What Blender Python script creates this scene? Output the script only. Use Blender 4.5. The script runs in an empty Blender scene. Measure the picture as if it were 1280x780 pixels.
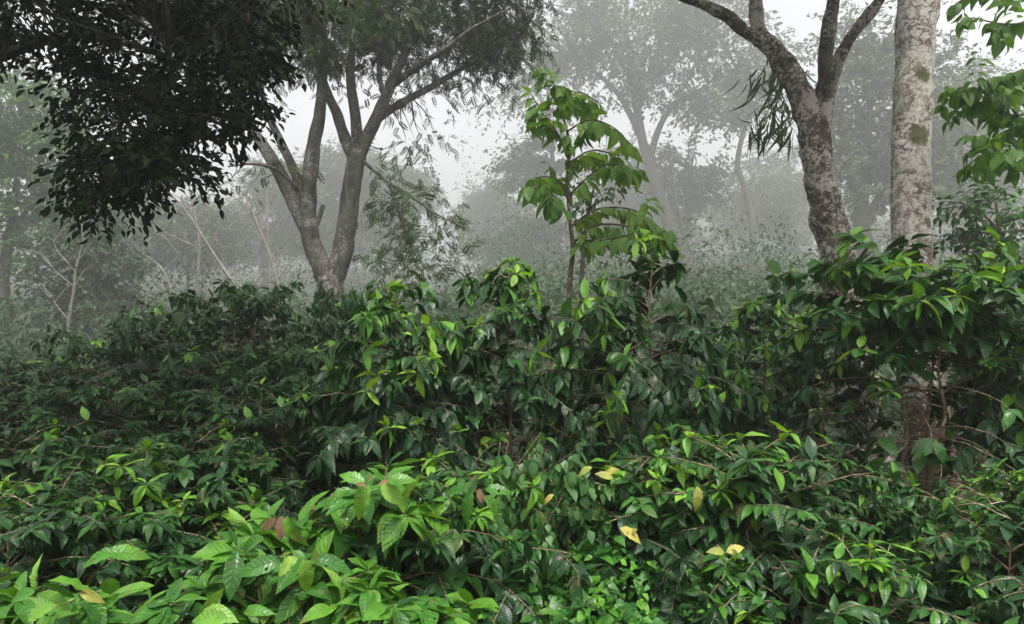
import bpy, math, random
import numpy as np
from mathutils import Vector, noise

rng = np.random.default_rng(11)
random.seed(11)
sc = bpy.context.scene
COL = sc.collection
PI = math.pi
F = 930.0            # focal length in photo pixels (1280 wide)
CZ = 2.0             # eye height


def P(px, py, Y):
    """photo pixel at a chosen real distance Y -> world point"""
    return np.array([(px - 640) / F * Y, Y, CZ + (390 - py) / F * Y])


def sstep(a, b, x):
    t = np.clip((x - a) / (b - a), 0, 1)
    return t * t * (3 - 2 * t)


def ground_z(x, y):
    x = np.asarray(x, float); y = np.asarray(y, float)
    right = sstep(-14, 4, x)
    z = np.maximum(y - 9, 0) * (0.0 + 0.085 * right) * (1 - 0.45 * sstep(40, 110, y))
    z = z + 20 * sstep(130, 330, y) * (0.65 + 0.35 * (1 - sstep(-50, 20, x)))
    z = z + 0.10 * np.sin(x * 0.9 + 1.3) * np.cos(y * 0.7) * sstep(-2, 12, np.abs(y) + np.abs(x) * .3)
    z = z + 0.25 * np.sin(x * 0.21 + .4) * np.sin(y * 0.17 + 1.0) * sstep(9, 30, y)
    return z


# ---------------------------------------------------------------- materials
def new_mat(name):
    m = bpy.data.materials.new(name); m.use_nodes = True
    nt = m.node_tree; nt.nodes.clear()
    out = nt.nodes.new('ShaderNodeOutputMaterial')
    return m, nt, out


def ramp(nt, stops, interp='LINEAR'):
    r = nt.nodes.new('ShaderNodeValToRGB'); cr = r.color_ramp; cr.interpolation = interp
    while len(cr.elements) < len(stops): cr.elements.new(0.5)
    for e, (p, c) in zip(cr.elements, stops):
        e.position = p; e.color = (*c, 1)
    return r


def leaf_mat(name, stops, rough=0.42, holes=False, transl=0.25, spec=0.5, veins=True, tcol=1.6, vein_scale=9.0, blotch=0.0):
    m, nt, out = new_mat(name); L = nt.links.new
    at = nt.nodes.new('ShaderNodeAttribute'); at.attribute_name = 'tint'
    r = ramp(nt, stops); L(at.outputs['Fac'], r.inputs[0])
    col = r.outputs[0]
    # small irregular mottling of the blade
    geo = nt.nodes.new('ShaderNodeTexCoord')
    no = nt.nodes.new('ShaderNodeTexNoise'); no.inputs['Scale'].default_value = 22; no.inputs['Detail'].default_value = 4
    L(geo.outputs['Object'], no.inputs['Vector'])
    hs = nt.nodes.new('ShaderNodeHueSaturation')
    mr = nt.nodes.new('ShaderNodeMapRange'); mr.inputs[1].default_value = .3; mr.inputs[2].default_value = .7
    mr.inputs[3].default_value = .78; mr.inputs[4].default_value = 1.25
    L(no.outputs['Fac'], mr.inputs[0]); L(mr.outputs[0], hs.inputs['Value']); L(col, hs.inputs['Color'])
    col = hs.outputs[0]
    if blotch:
        n2 = nt.nodes.new('ShaderNodeTexNoise'); n2.inputs['Scale'].default_value = 9; n2.inputs['Detail'].default_value = 6
        L(geo.outputs['Object'], n2.inputs['Vector'])
        rr = ramp(nt, [(.6, (0, 0, 0)), (.68, (1, 1, 1))]); L(n2.outputs['Fac'], rr.inputs[0])
        mx = nt.nodes.new('ShaderNodeMix'); mx.data_type = 'RGBA'
        ml = nt.nodes.new('ShaderNodeMath'); ml.operation = 'MULTIPLY'; ml.inputs[1].default_value = blotch
        L(rr.outputs[0], ml.inputs[0]); L(ml.outputs[0], mx.inputs[0]); L(col, mx.inputs[6])
        mx.inputs[7].default_value = (.13, .07, .03, 1)
        col = mx.outputs[2]
    bs = nt.nodes.new('ShaderNodeBsdfPrincipled')
    bs.inputs['Specular IOR Level'].default_value = spec
    rmr = nt.nodes.new('ShaderNodeMapRange'); rmr.inputs[1].default_value = .3; rmr.inputs[2].default_value = .7
    rmr.inputs[3].default_value = rough - .09; rmr.inputs[4].default_value = rough + .12
    L(no.outputs['Fac'], rmr.inputs[0]); L(rmr.outputs[0], bs.inputs['Roughness'])
    if veins:
        uv = nt.nodes.new('ShaderNodeUVMap'); uv.uv_map = 'UVMap'
        sp = nt.nodes.new('ShaderNodeSeparateXYZ'); L(uv.outputs[0], sp.inputs[0])
        sub = nt.nodes.new('ShaderNodeMath'); sub.operation = 'SUBTRACT'; L(sp.outputs[1], sub.inputs[0]); sub.inputs[1].default_value = .5
        ab = nt.nodes.new('ShaderNodeMath'); ab.operation = 'ABSOLUTE'; L(sub.outputs[0], ab.inputs[0])
        # side veins sweep forward
        k = nt.nodes.new('ShaderNodeMath'); k.operation = 'MULTIPLY_ADD'; L(ab.outputs[0], k.inputs[0]); k.inputs[1].default_value = -.35; L(sp.outputs[0], k.inputs[2])
        s = nt.nodes.new('ShaderNodeMath'); s.operation = 'MULTIPLY'; L(k.outputs[0], s.inputs[0]); s.inputs[1].default_value = vein_scale * 2 * PI
        c = nt.nodes.new('ShaderNodeMath'); c.operation = 'COSINE'; L(s.outputs[0], c.inputs[0])
        pw = nt.nodes.new('ShaderNodeMapRange'); pw.inputs[1].default_value = .55; pw.inputs[2].default_value = 1; L(c.outputs[0], pw.inputs[0])
        mid = nt.nodes.new('ShaderNodeMapRange'); mid.inputs[1].default_value = .0; mid.inputs[2].default_value = .035
        mid.inputs[3].default_value = 1; mid.inputs[4].default_value = 0; L(ab.outputs[0], mid.inputs[0])
        vm = nt.nodes.new('ShaderNodeMath'); vm.operation = 'MAXIMUM'; L(pw.outputs[0], vm.inputs[0]); L(mid.outputs[0], vm.inputs[1])
        inv = nt.nodes.new('ShaderNodeMath'); inv.operation = 'MULTIPLY'; inv.inputs[1].default_value = -1; L(vm.outputs[0], inv.inputs[0])
        bp = nt.nodes.new('ShaderNodeBump'); bp.inputs['Strength'].default_value = .55; bp.inputs['Distance'].default_value = .006
        L(inv.outputs[0], bp.inputs['Height']); L(bp.outputs[0], bs.inputs['Normal'])
        mx = nt.nodes.new('ShaderNodeMix'); mx.data_type = 'RGBA'
        f = nt.nodes.new('ShaderNodeMath'); f.operation = 'MULTIPLY'; f.inputs[1].default_value = .22; L(vm.outputs[0], f.inputs[0])
        L(f.outputs[0], mx.inputs[0]); L(col, mx.inputs[6]); 
        hv = nt.nodes.new('ShaderNodeHueSaturation'); hv.inputs['Value'].default_value = 1.9; hv.inputs['Saturation'].default_value = .85
        L(col, hv.inputs['Color']); L(hv.outputs[0], mx.inputs[7])
        col = mx.outputs[2]
    L(col, bs.inputs['Base Color'])
    tr = nt.nodes.new('ShaderNodeBsdfTranslucent')
    h2 = nt.nodes.new('ShaderNodeHueSaturation'); h2.inputs['Hue'].default_value = .485; h2.inputs['Value'].default_value = tcol; h2.inputs['Saturation'].default_value = 1.08
    L(col, h2.inputs['Color']); L(h2.outputs[0], tr.inputs['Color'])
    mix = nt.nodes.new('ShaderNodeMixShader'); mix.inputs[0].default_value = transl
    L(bs.outputs[0], mix.inputs[1]); L(tr.outputs[0], mix.inputs[2]); L(mix.outputs[0], out.inputs[0])
    if holes:      # insect holes
        nh = nt.nodes.new('ShaderNodeTexNoise'); nh.inputs['Scale'].default_value = 24; nh.inputs['Detail'].default_value = 2; L(geo.outputs['Object'], nh.inputs['Vector'])
        gh = nt.nodes.new('ShaderNodeMath'); gh.operation = 'GREATER_THAN'; gh.inputs[1].default_value = .705; L(nh.outputs['Fac'], gh.inputs[0])
        tp = nt.nodes.new('ShaderNodeBsdfTransparent'); mh = nt.nodes.new('ShaderNodeMixShader')
        L(gh.outputs[0], mh.inputs[0]); L(mix.outputs[0], mh.inputs[1]); L(tp.outputs[0], mh.inputs[2]); L(mh.outputs[0], out.inputs[0])
    return m


def bark_mat(name, base, dark, pale, pale_amt=.5, moss=None, moss_amt=0.0, scale=1.0, bump=.5, stretch=.35, crack=None, spots=(), scales=0):
    m, nt, out = new_mat(name); L = nt.links.new
    tc = nt.nodes.new('ShaderNodeTexCoord')
    mp = nt.nodes.new('ShaderNodeMapping'); mp.inputs['Scale'].default_value = (scale, scale, scale * stretch)
    L(tc.outputs['Object'], mp.inputs[0])
    def nz(s, d=6, r=.6, dist=0, src=mp.outputs[0]):
        n = nt.nodes.new('ShaderNodeTexNoise'); n.inputs['Scale'].default_value = s; n.inputs['Detail'].default_value = d
        n.inputs['Roughness'].default_value = r; n.inputs['Distortion'].default_value = dist; L(src, n.inputs['Vector']); return n
    def mix(fac, a, b):
        x = nt.nodes.new('ShaderNodeMix'); x.data_type = 'RGBA'; L(fac, x.inputs[0])
        if isinstance(a, tuple): x.inputs[6].default_value = (*a, 1)
        else: L(a, x.inputs[6])
        if isinstance(b, tuple): x.inputs[7].default_value = (*b, 1)
        else: L(b, x.inputs[7])
        return x.outputs[2]
    n1 = nz(6, 8, .65, .6)
    r1 = ramp(nt, [(.35, (0, 0, 0)), (.62, (1, 1, 1))]); L(n1.outputs['Fac'], r1.inputs[0])
    col = mix(r1.outputs[0], dark, base)
    n2 = nz(17, 9, .78, .8, tc.outputs['Object'])
    a = .62 - .2 * pale_amt
    r2 = ramp(nt, [(a, (0, 0, 0)), (a + .06, (1, 1, 1))])
    big = nz(1.6, 4, .6, .4, tc.outputs['Object']); n2b = nz(7, 5, .7, 1.0, tc.outputs['Object'])
    s1 = nt.nodes.new('ShaderNodeMath'); s1.operation = 'MULTIPLY_ADD'; L(big.outputs['Fac'], s1.inputs[0]); s1.inputs[1].default_value = .55; L(n2.outputs['Fac'], s1.inputs[2])
    s2 = nt.nodes.new('ShaderNodeMath'); s2.operation = 'MULTIPLY_ADD'; L(n2b.outputs['Fac'], s2.inputs[0]); s2.inputs[1].default_value = .45; L(s1.outputs[0], s2.inputs[2])
    s3 = nt.nodes.new('ShaderNodeMath'); s3.operation = 'SUBTRACT'; L(s2.outputs[0], s3.inputs[0]); s3.inputs[1].default_value = .5
    L(s3.outputs[0], r2.inputs[0])
    col = mix(r2.outputs[0], col, pale)
    # speckle
    n3 = nz(44, 6, .8, .5, tc.outputs['Object'])
    r3 = ramp(nt, [(.38, (1, 1, 1)), (.47, (0, 0, 0))]); L(n3.outputs['Fac'], r3.inputs[0])
    f3 = nt.nodes.new('ShaderNodeMath'); f3.operation = 'MULTIPLY'; f3.inputs[1].default_value = .75; L(r3.outputs[0], f3.inputs[0])
    col = mix(f3.outputs[0], col, crack or dark)
    if moss:
        n4 = nz(2.3, 6, .7, .5, tc.outputs['Object'])
        b = .68 - .2 * moss_amt
        r4 = ramp(nt, [(b, (0, 0, 0)), (b + .08, (1, 1, 1))]); L(n4.outputs['Fac'], r4.inputs[0])
        f4 = nt.nodes.new('ShaderNodeMath'); f4.operation = 'MULTIPLY'; f4.inputs[1].default_value = .85; L(r4.outputs[0], f4.inputs[0])
        col = mix(f4.outputs[0], col, moss)
    if scales:
        vo = nt.nodes.new('ShaderNodeTexVoronoi'); vo.feature = 'DISTANCE_TO_EDGE'; vo.inputs['Scale'].default_value = scales
        wv = nz(5, 4, .6, 0, tc.outputs['Object'])
        vv = nt.nodes.new('ShaderNodeVectorMath'); vv.operation = 'MULTIPLY_ADD'; L(wv.outputs['Color'], vv.inputs[0]); vv.inputs[1].default_value = (.28, .28, .28); L(tc.outputs['Object'], vv.inputs[2])
        m3 = nt.nodes.new('ShaderNodeMapping'); m3.inputs['Scale'].default_value = (1, 1, 1.7); L(vv.outputs[0], m3.inputs[0]); L(m3.outputs[0], vo.inputs['Vector'])
        rv = ramp(nt, [(0, (1, 1, 1)), (.05, (.55, .55, .55)), (.13, (0, 0, 0))]); L(vo.outputs['Distance'], rv.inputs[0])
        nm = nz(3.2, 3, .6, 0, tc.outputs['Object']); rm = ramp(nt, [(.42, (0, 0, 0)), (.6, (1, 1, 1))]); L(nm.outputs['Fac'], rm.inputs[0])
        fm = nt.nodes.new('ShaderNodeMath'); fm.operation = 'MULTIPLY'; L(rv.outputs[0], fm.inputs[0]); L(rm.outputs[0], fm.inputs[1])
        col = mix(fm.outputs[0], col, crack or dark)
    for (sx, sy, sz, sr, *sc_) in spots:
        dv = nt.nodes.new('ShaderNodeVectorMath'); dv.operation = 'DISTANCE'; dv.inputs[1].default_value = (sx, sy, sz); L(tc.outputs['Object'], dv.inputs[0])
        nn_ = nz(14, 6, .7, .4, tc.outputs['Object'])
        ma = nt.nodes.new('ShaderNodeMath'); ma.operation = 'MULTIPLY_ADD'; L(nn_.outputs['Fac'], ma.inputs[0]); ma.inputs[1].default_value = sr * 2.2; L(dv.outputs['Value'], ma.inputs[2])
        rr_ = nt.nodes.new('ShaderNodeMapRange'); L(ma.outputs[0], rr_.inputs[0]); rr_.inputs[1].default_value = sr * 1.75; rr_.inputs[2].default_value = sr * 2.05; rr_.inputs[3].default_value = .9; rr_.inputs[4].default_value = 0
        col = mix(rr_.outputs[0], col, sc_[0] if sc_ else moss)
    bs = nt.nodes.new('ShaderNodeBsdfPrincipled'); bs.inputs['Roughness'].default_value = .85; bs.inputs['Specular IOR Level'].default_value = .25
    L(col, bs.inputs['Base Color'])
    ad = nt.nodes.new('ShaderNodeMath'); ad.operation = 'ADD'; L(n1.outputs['Fac'], ad.inputs[0]); L(n3.outputs['Fac'], ad.inputs[1])
    bp = nt.nodes.new('ShaderNodeBump'); bp.inputs['Strength'].default_value = bump; bp.inputs['Distance'].default_value = .05
    L(ad.outputs[0], bp.inputs['Height']); L(bp.outputs[0], bs.inputs['Normal'])
    L(bs.outputs[0], out.inputs[0])
    return m


G = dict
MAT = {}
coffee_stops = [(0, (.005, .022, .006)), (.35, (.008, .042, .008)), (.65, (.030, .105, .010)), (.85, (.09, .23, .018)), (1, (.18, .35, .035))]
MAT['coffee'] = leaf_mat('coffee_leaf', coffee_stops, rough=.37, transl=.14, spec=.42, blotch=.35)
MAT['young'] = leaf_mat('young_leaf', [(0, (.045, .15, .012)), (.5, (.11, .27, .016)), (1, (.24, .40, .035))], rough=.36, transl=.3, spec=.5)
MAT['bigleaf'] = leaf_mat('big_leaf', [(0, (.010, .048, .008)), (.5, (.038, .135, .012)), (.8, (.095, .23, .02)), (1, (.21, .34, .06))], rough=.34, transl=.25, spec=.4, vein_scale=8, blotch=.55, holes=True)
MAT['yellow'] = leaf_mat('yellowed_leaf', [(0, (.14, .19, .025)), (.6, (.30, .28, .045)), (1, (.42, .34, .07))], rough=.5, transl=.25, blotch=.9)
MAT['withered'] = leaf_mat('withered_leaf', [(0, (.09, .055, .03)), (1, (.17, .10, .055))], rough=.7, transl=.1, spec=.2)
MAT['sapling'] = leaf_mat('sapling_leaf', [(0, (.035, .10, .012)), (.5, (.07, .165, .018)), (1, (.15, .26, .035))], rough=.42, transl=.42, spec=.4, tcol=1.7, vein_scale=7)
MAT['dark'] = leaf_mat('overhang_leaf', [(0, (.005, .012, .004)), (1, (.014, .030, .008))], rough=.6, transl=.06, spec=.1, veins=False, tcol=1.2)  # near-black tint puts the backlit silhouette's shade into the leaf colour
MAT['feather'] = leaf_mat('feather_leaf', [(0, (.02, .042, .014)), (1, (.045, .088, .024))], rough=.5, transl=.3, spec=.3, veins=False)
MAT['forest'] = leaf_mat('forest_leaf', [(0, (.022, .045, .02)), (.6, (.045, .085, .03)), (1, (.08, .13, .04))], rough=.55, transl=.25, spec=.3, veins=False)
MAT['under'] = leaf_mat('undergrowth_leaf', [(0, (.02, .055, .015)), (.6, (.045, .12, .025)), (1, (.11, .22, .04))], rough=.45, transl=.25, spec=.4, veins=False)
MAT['cover'] = leaf_mat('cover_leaf', [(0, (.015, .07, .01)), (.5, (.038, .14, .015)), (1, (.11, .27, .03))], rough=.42, transl=.3, spec=.4, veins=False)
MAT['bark_tan'] = bark_mat('tan_bark', (.105, .092, .08), (.03, .026, .022), (.23, .215, .195), .38, (.06, .075, .035), .25, 1.0, .4)
MAT['bark_lichen'] = bark_mat('lichen_bark', (.12, .092, .072), (.028, .022, .018), (.40, .355, .31), .62, (.05, .065, .028), .45, 1.3, .75, crack=(.025, .019, .016))
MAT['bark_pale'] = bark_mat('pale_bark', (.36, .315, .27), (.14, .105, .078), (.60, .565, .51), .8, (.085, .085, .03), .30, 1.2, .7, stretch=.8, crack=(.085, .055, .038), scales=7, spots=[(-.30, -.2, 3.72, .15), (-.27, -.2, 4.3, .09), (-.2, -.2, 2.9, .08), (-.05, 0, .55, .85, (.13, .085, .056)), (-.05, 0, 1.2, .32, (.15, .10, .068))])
MAT['bark_grey'] = bark_mat('grey_bark', (.085, .075, .065), (.04, .034, .03), (.17, .155, .135), .3, None, 0, .6, .4)
MAT['bark_bare'] = bark_mat('weathered_bark', (.17, .155, .135), (.09, .08, .07), (.24, .22, .195), .4, None, 0, .8, .3)
MAT['twig'] = bark_mat('twig_bark', (.11, .08, .055), (.045, .033, .024), (.22, .19, .15), .3, None, 0, 5, .3)
MAT['coffee_stem'] = bark_mat('coffee_stem_bark', (.20, .14, .09), (.07, .045, .03), (.32, .27, .21), .35, None, 0, 4, .4)


def ground_mat():
    m, nt, out = new_mat('forest_floor'); L = nt.links.new
    tc = nt.nodes.new('ShaderNodeTexCoord')
    n1 = nt.nodes.new('ShaderNodeTexNoise'); n1.inputs['Scale'].default_value = 3.5; n1.inputs['Detail'].default_value = 8
    n2 = nt.nodes.new('ShaderNodeTexVoronoi'); n2.inputs['Scale'].default_value = 14
    L(tc.outputs['Object'], n1.inputs['Vector']); L(tc.outputs['Object'], n2.inputs['Vector'])
    r1 = ramp(nt, [(.35, (.022, .017, .011)), (.47, (.045, .032, .02)), (.56, (.02, .042, .012)), (.75, (.035, .07, .018))])
    L(n1.outputs['Fac'], r1.inputs[0])
    mx = nt.nodes.new('ShaderNodeMix'); mx.data_type = 'RGBA'; mx.blend_type = 'OVERLAY'; mx.inputs[0].default_value = .5
    L(r1.outputs[0], mx.inputs[6]); L(n2.outputs['Color'], mx.inputs[7])
    hs = nt.nodes.new('ShaderNodeHueSaturation'); hs.inputs['Saturation'].default_value = .8; L(mx.outputs[2], hs.inputs['Color'])
    bs = nt.nodes.new('ShaderNodeBsdfPrincipled'); bs.inputs['Roughness'].default_value = .95; bs.inputs['Specular IOR Level'].default_value = .15
    L(hs.outputs[0], bs.inputs['Base Color'])
    bp = nt.nodes.new('ShaderNodeBump'); bp.inputs['Strength'].default_value = .8; bp.inputs['Distance'].default_value = .05
    L(n2.outputs['Distance'], bp.inputs['Height']); L(bp.outputs[0], bs.inputs['Normal']); L(bs.outputs[0], out.inputs[0])
    return m


# ---------------------------------------------------------------- mesh builder (quads only)
class MB:
    def __init__(self): self.v = []; self.q = []; self.uv = []; self.t = []; self.n = 0
    def add(self, v, q, uv=None, t=None):
        v = np.asarray(v, np.float32); q = np.asarray(q, np.int32)
        self.v.append(v); self.q.append(q + self.n); self.n += len(v)
        self.uv.append(np.zeros((len(v), 2), np.float32) if uv is None else np.asarray(uv, np.float32))
        self.t.append(np.full(len(v), .5, np.float32) if t is None else np.asarray(t, np.float32))
    def arrays(self):
        return np.concatenate(self.v), np.concatenate(self.q), np.concatenate(self.uv), np.concatenate(self.t)
    def mesh(self, name, mat, smooth=True):
        me = bpy.data.meshes.new(name)
        if not self.v: return me
        v, q, uv, t = self.arrays()
        me.vertices.add(len(v)); me.vertices.foreach_set('co', v.ravel())
        me.loops.add(q.size); me.loops.foreach_set('vertex_index', q.ravel())
        me.polygons.add(len(q)); me.polygons.foreach_set('loop_start', np.arange(0, q.size, 4, dtype=np.int32))
        me.update(calc_edges=True)
        me.polygons.foreach_set('use_smooth', np.full(len(q), smooth))
        ul = me.uv_layers.new(name='UVMap'); ul.data.foreach_set('uv', uv[q.ravel()].ravel())
        at = me.attributes.new('tint', 'FLOAT', 'POINT'); at.data.foreach_set('value', t)
        me.materials.append(mat); me.update()
        return me
    def build(self, name, mat, parent=None, smooth=True):
        o = bpy.data.objects.new(name, self.mesh(name, mat, smooth)); COL.objects.link(o)
        if parent is not None: o.parent = parent
        return o


def empty(name, loc):
    o = bpy.data.objects.new(name, None); COL.objects.link(o); o.location = [float(a) for a in loc]
    o.empty_display_size = .2
    return o


def tag(o, label=None, cat=None, group=None, kind=None):
    if label: o['label'] = label
    if cat: o['category'] = cat
    if group: o['group'] = group
    if kind: o['kind'] = kind
    return o


def copy_tree(o, parent=None):
    c = o.copy(); COL.objects.link(c); c.parent = parent
    for ch in [k for k in o.children]: copy_tree(ch, c)
    return c


def nrm(a): return a / np.maximum(np.linalg.norm(a, axis=-1, keepdims=True), 1e-9)


def leaf_tpl(ns=5, na=3, w=.4, fold=.25, droop=.25, wav=.0, wf=3, peak=.85, lobed=False, petiole=0.0):
    t = np.linspace(0, 1, ns)
    hw = .5 * w * np.sin(PI * np.clip(t, 0.0, 1) ** peak) ** .85
    hw = np.maximum(hw, .012); hw[-1] = .004
    hw *= np.where(t > .8, 1 - .35 * (t - .8) / .2, 1)
    a = np.linspace(-1, 1, na)
    T, A = np.meshgrid(t, a, indexing='ij')
    Hw = np.repeat(hw[:, None], na, 1)
    y = A * Hw
    z = fold * np.abs(y) - droop * T ** 2 + wav * np.sin(2 * PI * wf * T + A) * np.abs(A) * (Hw / (w * .5))
    x = T * (1 - .12 * droop * T) + petiole
    v = np.stack([x, y, z], -1).reshape(-1, 3)
    q = [[i * na + j, (i + 1) * na + j, (i + 1) * na + j + 1, i * na + j + 1] for i in range(ns - 1) for j in range(na - 1)]
    uv = np.stack([T, A * .5 + .5], -1).reshape(-1, 2)
    return v, np.array(q), uv


def diamond(w=.5, fold=.12, droop=.12):
    v = np.array([[0, 0, 0], [.5, -w / 2, fold * w], [1, 0, -droop], [.5, w / 2, fold * w]])
    return v, np.array([[0, 1, 2, 3]]), np.array([[0, .5], [.5, 0], [1, .5], [.5, 1]])


def pinnate(pairs=7, ll=.34, lw=.13, droop=.3):
    vs, qs, us = [], [], []; n = 0
    for i in range(pairs + 1):
        t = .15 + .85 * i / pairs
        base = np.array([t, 0, -droop * t * t])
        k = 1 - .5 * abs(t - .5)
        dirs = [(.45, 1), (.45, -1)] if i < pairs else [(1, 0)]
        for dx, dy in dirs:
            d = nrm(np.array([dx, dy, -.25])); s = np.array([-d[1], d[0], 0]); L = ll * k
            v = np.array([base, base + d * L * .45 - s * lw / 2, base + d * L, base + d * L * .45 + s * lw / 2])
            vs.append(v); qs.append(np.array([[0, 1, 2, 3]]) + n); n += 4; us.append(np.full((4, 2), .5))
    return np.concatenate(vs), np.concatenate(qs), np.concatenate(us)


def inst(mb, tpl, pos, d, n, size, tint):
    pos = np.asarray(pos, float); N = len(pos)
    if N == 0: return
    v, q, uv = tpl
    x = nrm(np.asarray(d, float)); y = nrm(np.cross(n, x)); z = np.cross(x, y)
    M = np.stack([x, y, z], -1)                                   # N,3,3
    V = np.einsum('nij,kj->nki', M, v) * np.asarray(size)[:, None, None] + pos[:, None, :]
    Q = q[None] + (np.arange(N) * len(v))[:, None, None]
    mb.add(V.reshape(-1, 3), Q.reshape(-1, 4), np.tile(uv, (N, 1)), np.repeat(tint, len(v)))


def inst_var(mb, tpls, pos, d, n, size, tint):
    k = rng.integers(0, len(tpls), len(pos))
    for i, tp in enumerate(tpls):
        m = k == i
        inst(mb, tp, pos[m], d[m], n[m], size[m], tint[m])


def catmull(p, sub):
    p = np.asarray(p, float)
    if len(p) < 3 or sub < 2: return p
    q = np.vstack([2 * p[0] - p[1], p, 2 * p[-1] - p[-2]])
    out = []
    for i in range(1, len(q) - 2):
        for k in range(sub):
            t = k / sub
            out.append(.5 * (2 * q[i] + (q[i + 1] - q[i - 1]) * t + (2 * q[i - 1] - 5 * q[i] + 4 * q[i + 1] - q[i + 2]) * t * t
                             + (-q[i - 1] + 3 * q[i] - 3 * q[i + 1] + q[i + 2]) * t ** 3))
    out.append(p[-1])
    return np.array(out)


def tube(mb, pts, rad, k=6, sub=1, rough=0.0, nscale=3.0, tint=.5):
    """pts Nx3, rad N; capped with a tiny ring"""
    pr = catmull(np.column_stack([pts, rad]), sub)
    pts, rad = pr[:, :3], np.maximum(pr[:, 3], .0008)
    N = len(pts)
    tan = nrm(np.gradient(pts, axis=0))
    up = np.array([0, 0, 1.]) if abs(tan[0][2]) < .9 else np.array([1., 0, 0])
    u = np.cross(tan[0], up); u /= np.linalg.norm(u)
    ang = np.linspace(0, 2 * PI, k, endpoint=False)
    V = np.empty((N, k, 3))
    for i in range(N):
        u = u - tan[i] * np.dot(u, tan[i]); u /= max(np.linalg.norm(u), 1e-9)
        w = np.cross(tan[i], u)
        ring = np.cos(ang)[:, None] * u + np.sin(ang)[:, None] * w
        r = np.full(k, rad[i])
        if rough:
            for j in range(k):
                c = pts[i] + ring[j] * rad[i]
                nv = noise.noise(Vector(c * nscale)) + .5 * noise.noise(Vector(c * nscale * 2.7)) + .3 * noise.noise(Vector((c[0] * nscale * 7, c[1] * nscale * 7, c[2] * nscale * 2)))
                r[j] *= 1 + rough * nv
        V[i] = pts[i] + ring * r[:, None]
    idx = np.arange(N * k).reshape(N, k)
    a = idx[:-1]; b = idx[1:]
    q = np.stack([a, np.roll(a, -1, 1), np.roll(b, -1, 1), b], -1).reshape(-1, 4)
    mb.add(V.reshape(-1, 3), q, None, np.full(N * k, tint))
    # end cap
    m = k // 2
    if k >= 4:
        e = idx[-1]
        qs = [[e[i], e[i + 1], e[k - 2 - i], e[k - 1 - i]] for i in range(0, m - 1)]
        mb.q.append(np.array(qs, np.int32) + mb.n - N * k)


# ---------------------------------------------------------------- crowns
def sphere_pts(n, shell=.55):
    d = nrm(rng.normal(size=(n, 3))); r = (shell + (1 - shell) * rng.random(n)) ** .6
    return d * r[:, None] * rng.random((n, 1)) ** .12


def crown(mb, tw, blobs, Y0, leaf, tpls, per=12, spray=.5, droop=.25, tint=(.1, .9), nodes=None, tw_r=.012, flat=1.0, off=None, depth=1.0, gap=.0, up=.8):
    """blobs: (px, py, rx, ry, n_sprays[, dY]); sprays of leaves fill lobes of the crown"""
    for b in blobs:
        px, py, rx, ry, n = b[:5]; dy = b[5] if len(b) > 5 else 0
        Y = Y0 + dy; c = P(px, py, Y); R = np.array([rx / F * Y, rx / F * Y * depth, ry / F * Y])
        pts = sphere_pts(n) * R + c
        # break it into lobes
        if gap:
            keep = np.array([noise.noise(Vector(p * (1.6 / max(R.max(), .3)) + 5.0)) > -gap for p in pts * 1.0])
            pts = pts[keep]; n = len(pts)
            if n == 0: continue
        dirn = nrm((pts - c) / R * np.array([1, 1, .5]) + rng.normal(size=(n, 3)) * .55 + np.array([0, 0, -droop]))
        if nodes is not None and tw is not None:
            step = max(1, int(n / 45))
            for p in pts[::step]:
                j = np.argmin(((nodes - p) ** 2).sum(1) + (nodes[:, 2] > p[2]) * .5)
                a = nodes[j]; mid = (a + p) / 2 + rng.normal(size=3) * np.linalg.norm(p - a) * .1 + np.array([0, 0, .06 * np.linalg.norm(p - a)])
                tube(tw, np.array([a, mid, p]), np.array([tw_r * 1.6, tw_r, tw_r * .35]), 4, 3)
        L = spray * (.6 + .8 * rng.random(n))
        s = np.tile(np.linspace(.05, 1, per), n)
        pi = np.repeat(np.arange(n), per)
        side = nrm(np.cross(dirn, np.array([0, 0, 1.])) + 1e-6)
        sg = np.where((np.tile(np.arange(per), n) % 2) == 0, 1, -1)[:, None]
        pos = pts[pi] + dirn[pi] * (s * L[pi])[:, None] + rng.normal(size=(n * per, 3)) * leaf * .25
        pos[:, 2] -= droop * .5 * (s ** 2) * L[pi]
        ld = nrm(dirn[pi] * .7 + side[pi] * sg * .8 + np.array([0, 0, -droop]) + rng.normal(size=(n * per, 3)) * .3)
        ln = nrm(np.array([0, 0, up]) + rng.normal(size=(n * per, 3)) * .45 * (1 if flat == 1 else flat))
        sz = leaf * (.65 + .7 * rng.random(n * per))
        base = tint[0] + (tint[1] - tint[0]) * rng.random(n)
        tt = np.clip(base[pi] + rng.normal(size=n * per) * .1, 0, 1)
        inst_var(mb, tpls, pos, ld, ln, sz, tt)


def path_px(path, Y, wob=0.0):
    """[(px,py,width_px[,dY])] -> points, radii"""
    pts, rad = [], []
    for a in path:
        dy = a[3] if len(a) > 3 else 0
        pts.append(P(a[0], a[1], Y + dy)); rad.append(a[2] / 2 / F * (Y + dy))
    pts = np.array(pts)
    if wob: pts += rng.normal(size=pts.shape) * wob
    return pts, np.array(rad)


DIA = [diamond(.5, .15, .15), diamond(.42, .25, .25), diamond(.6, .1, .05)]
MID = [leaf_tpl(4, 3, .45, .25, .25), leaf_tpl(4, 3, .5, .15, .1), leaf_tpl(4, 3, .4, .4, .4)]
PIN = [pinnate(7), pinnate(6, .38, .15, .45), pinnate(8, .3, .12, .15)]


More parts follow.
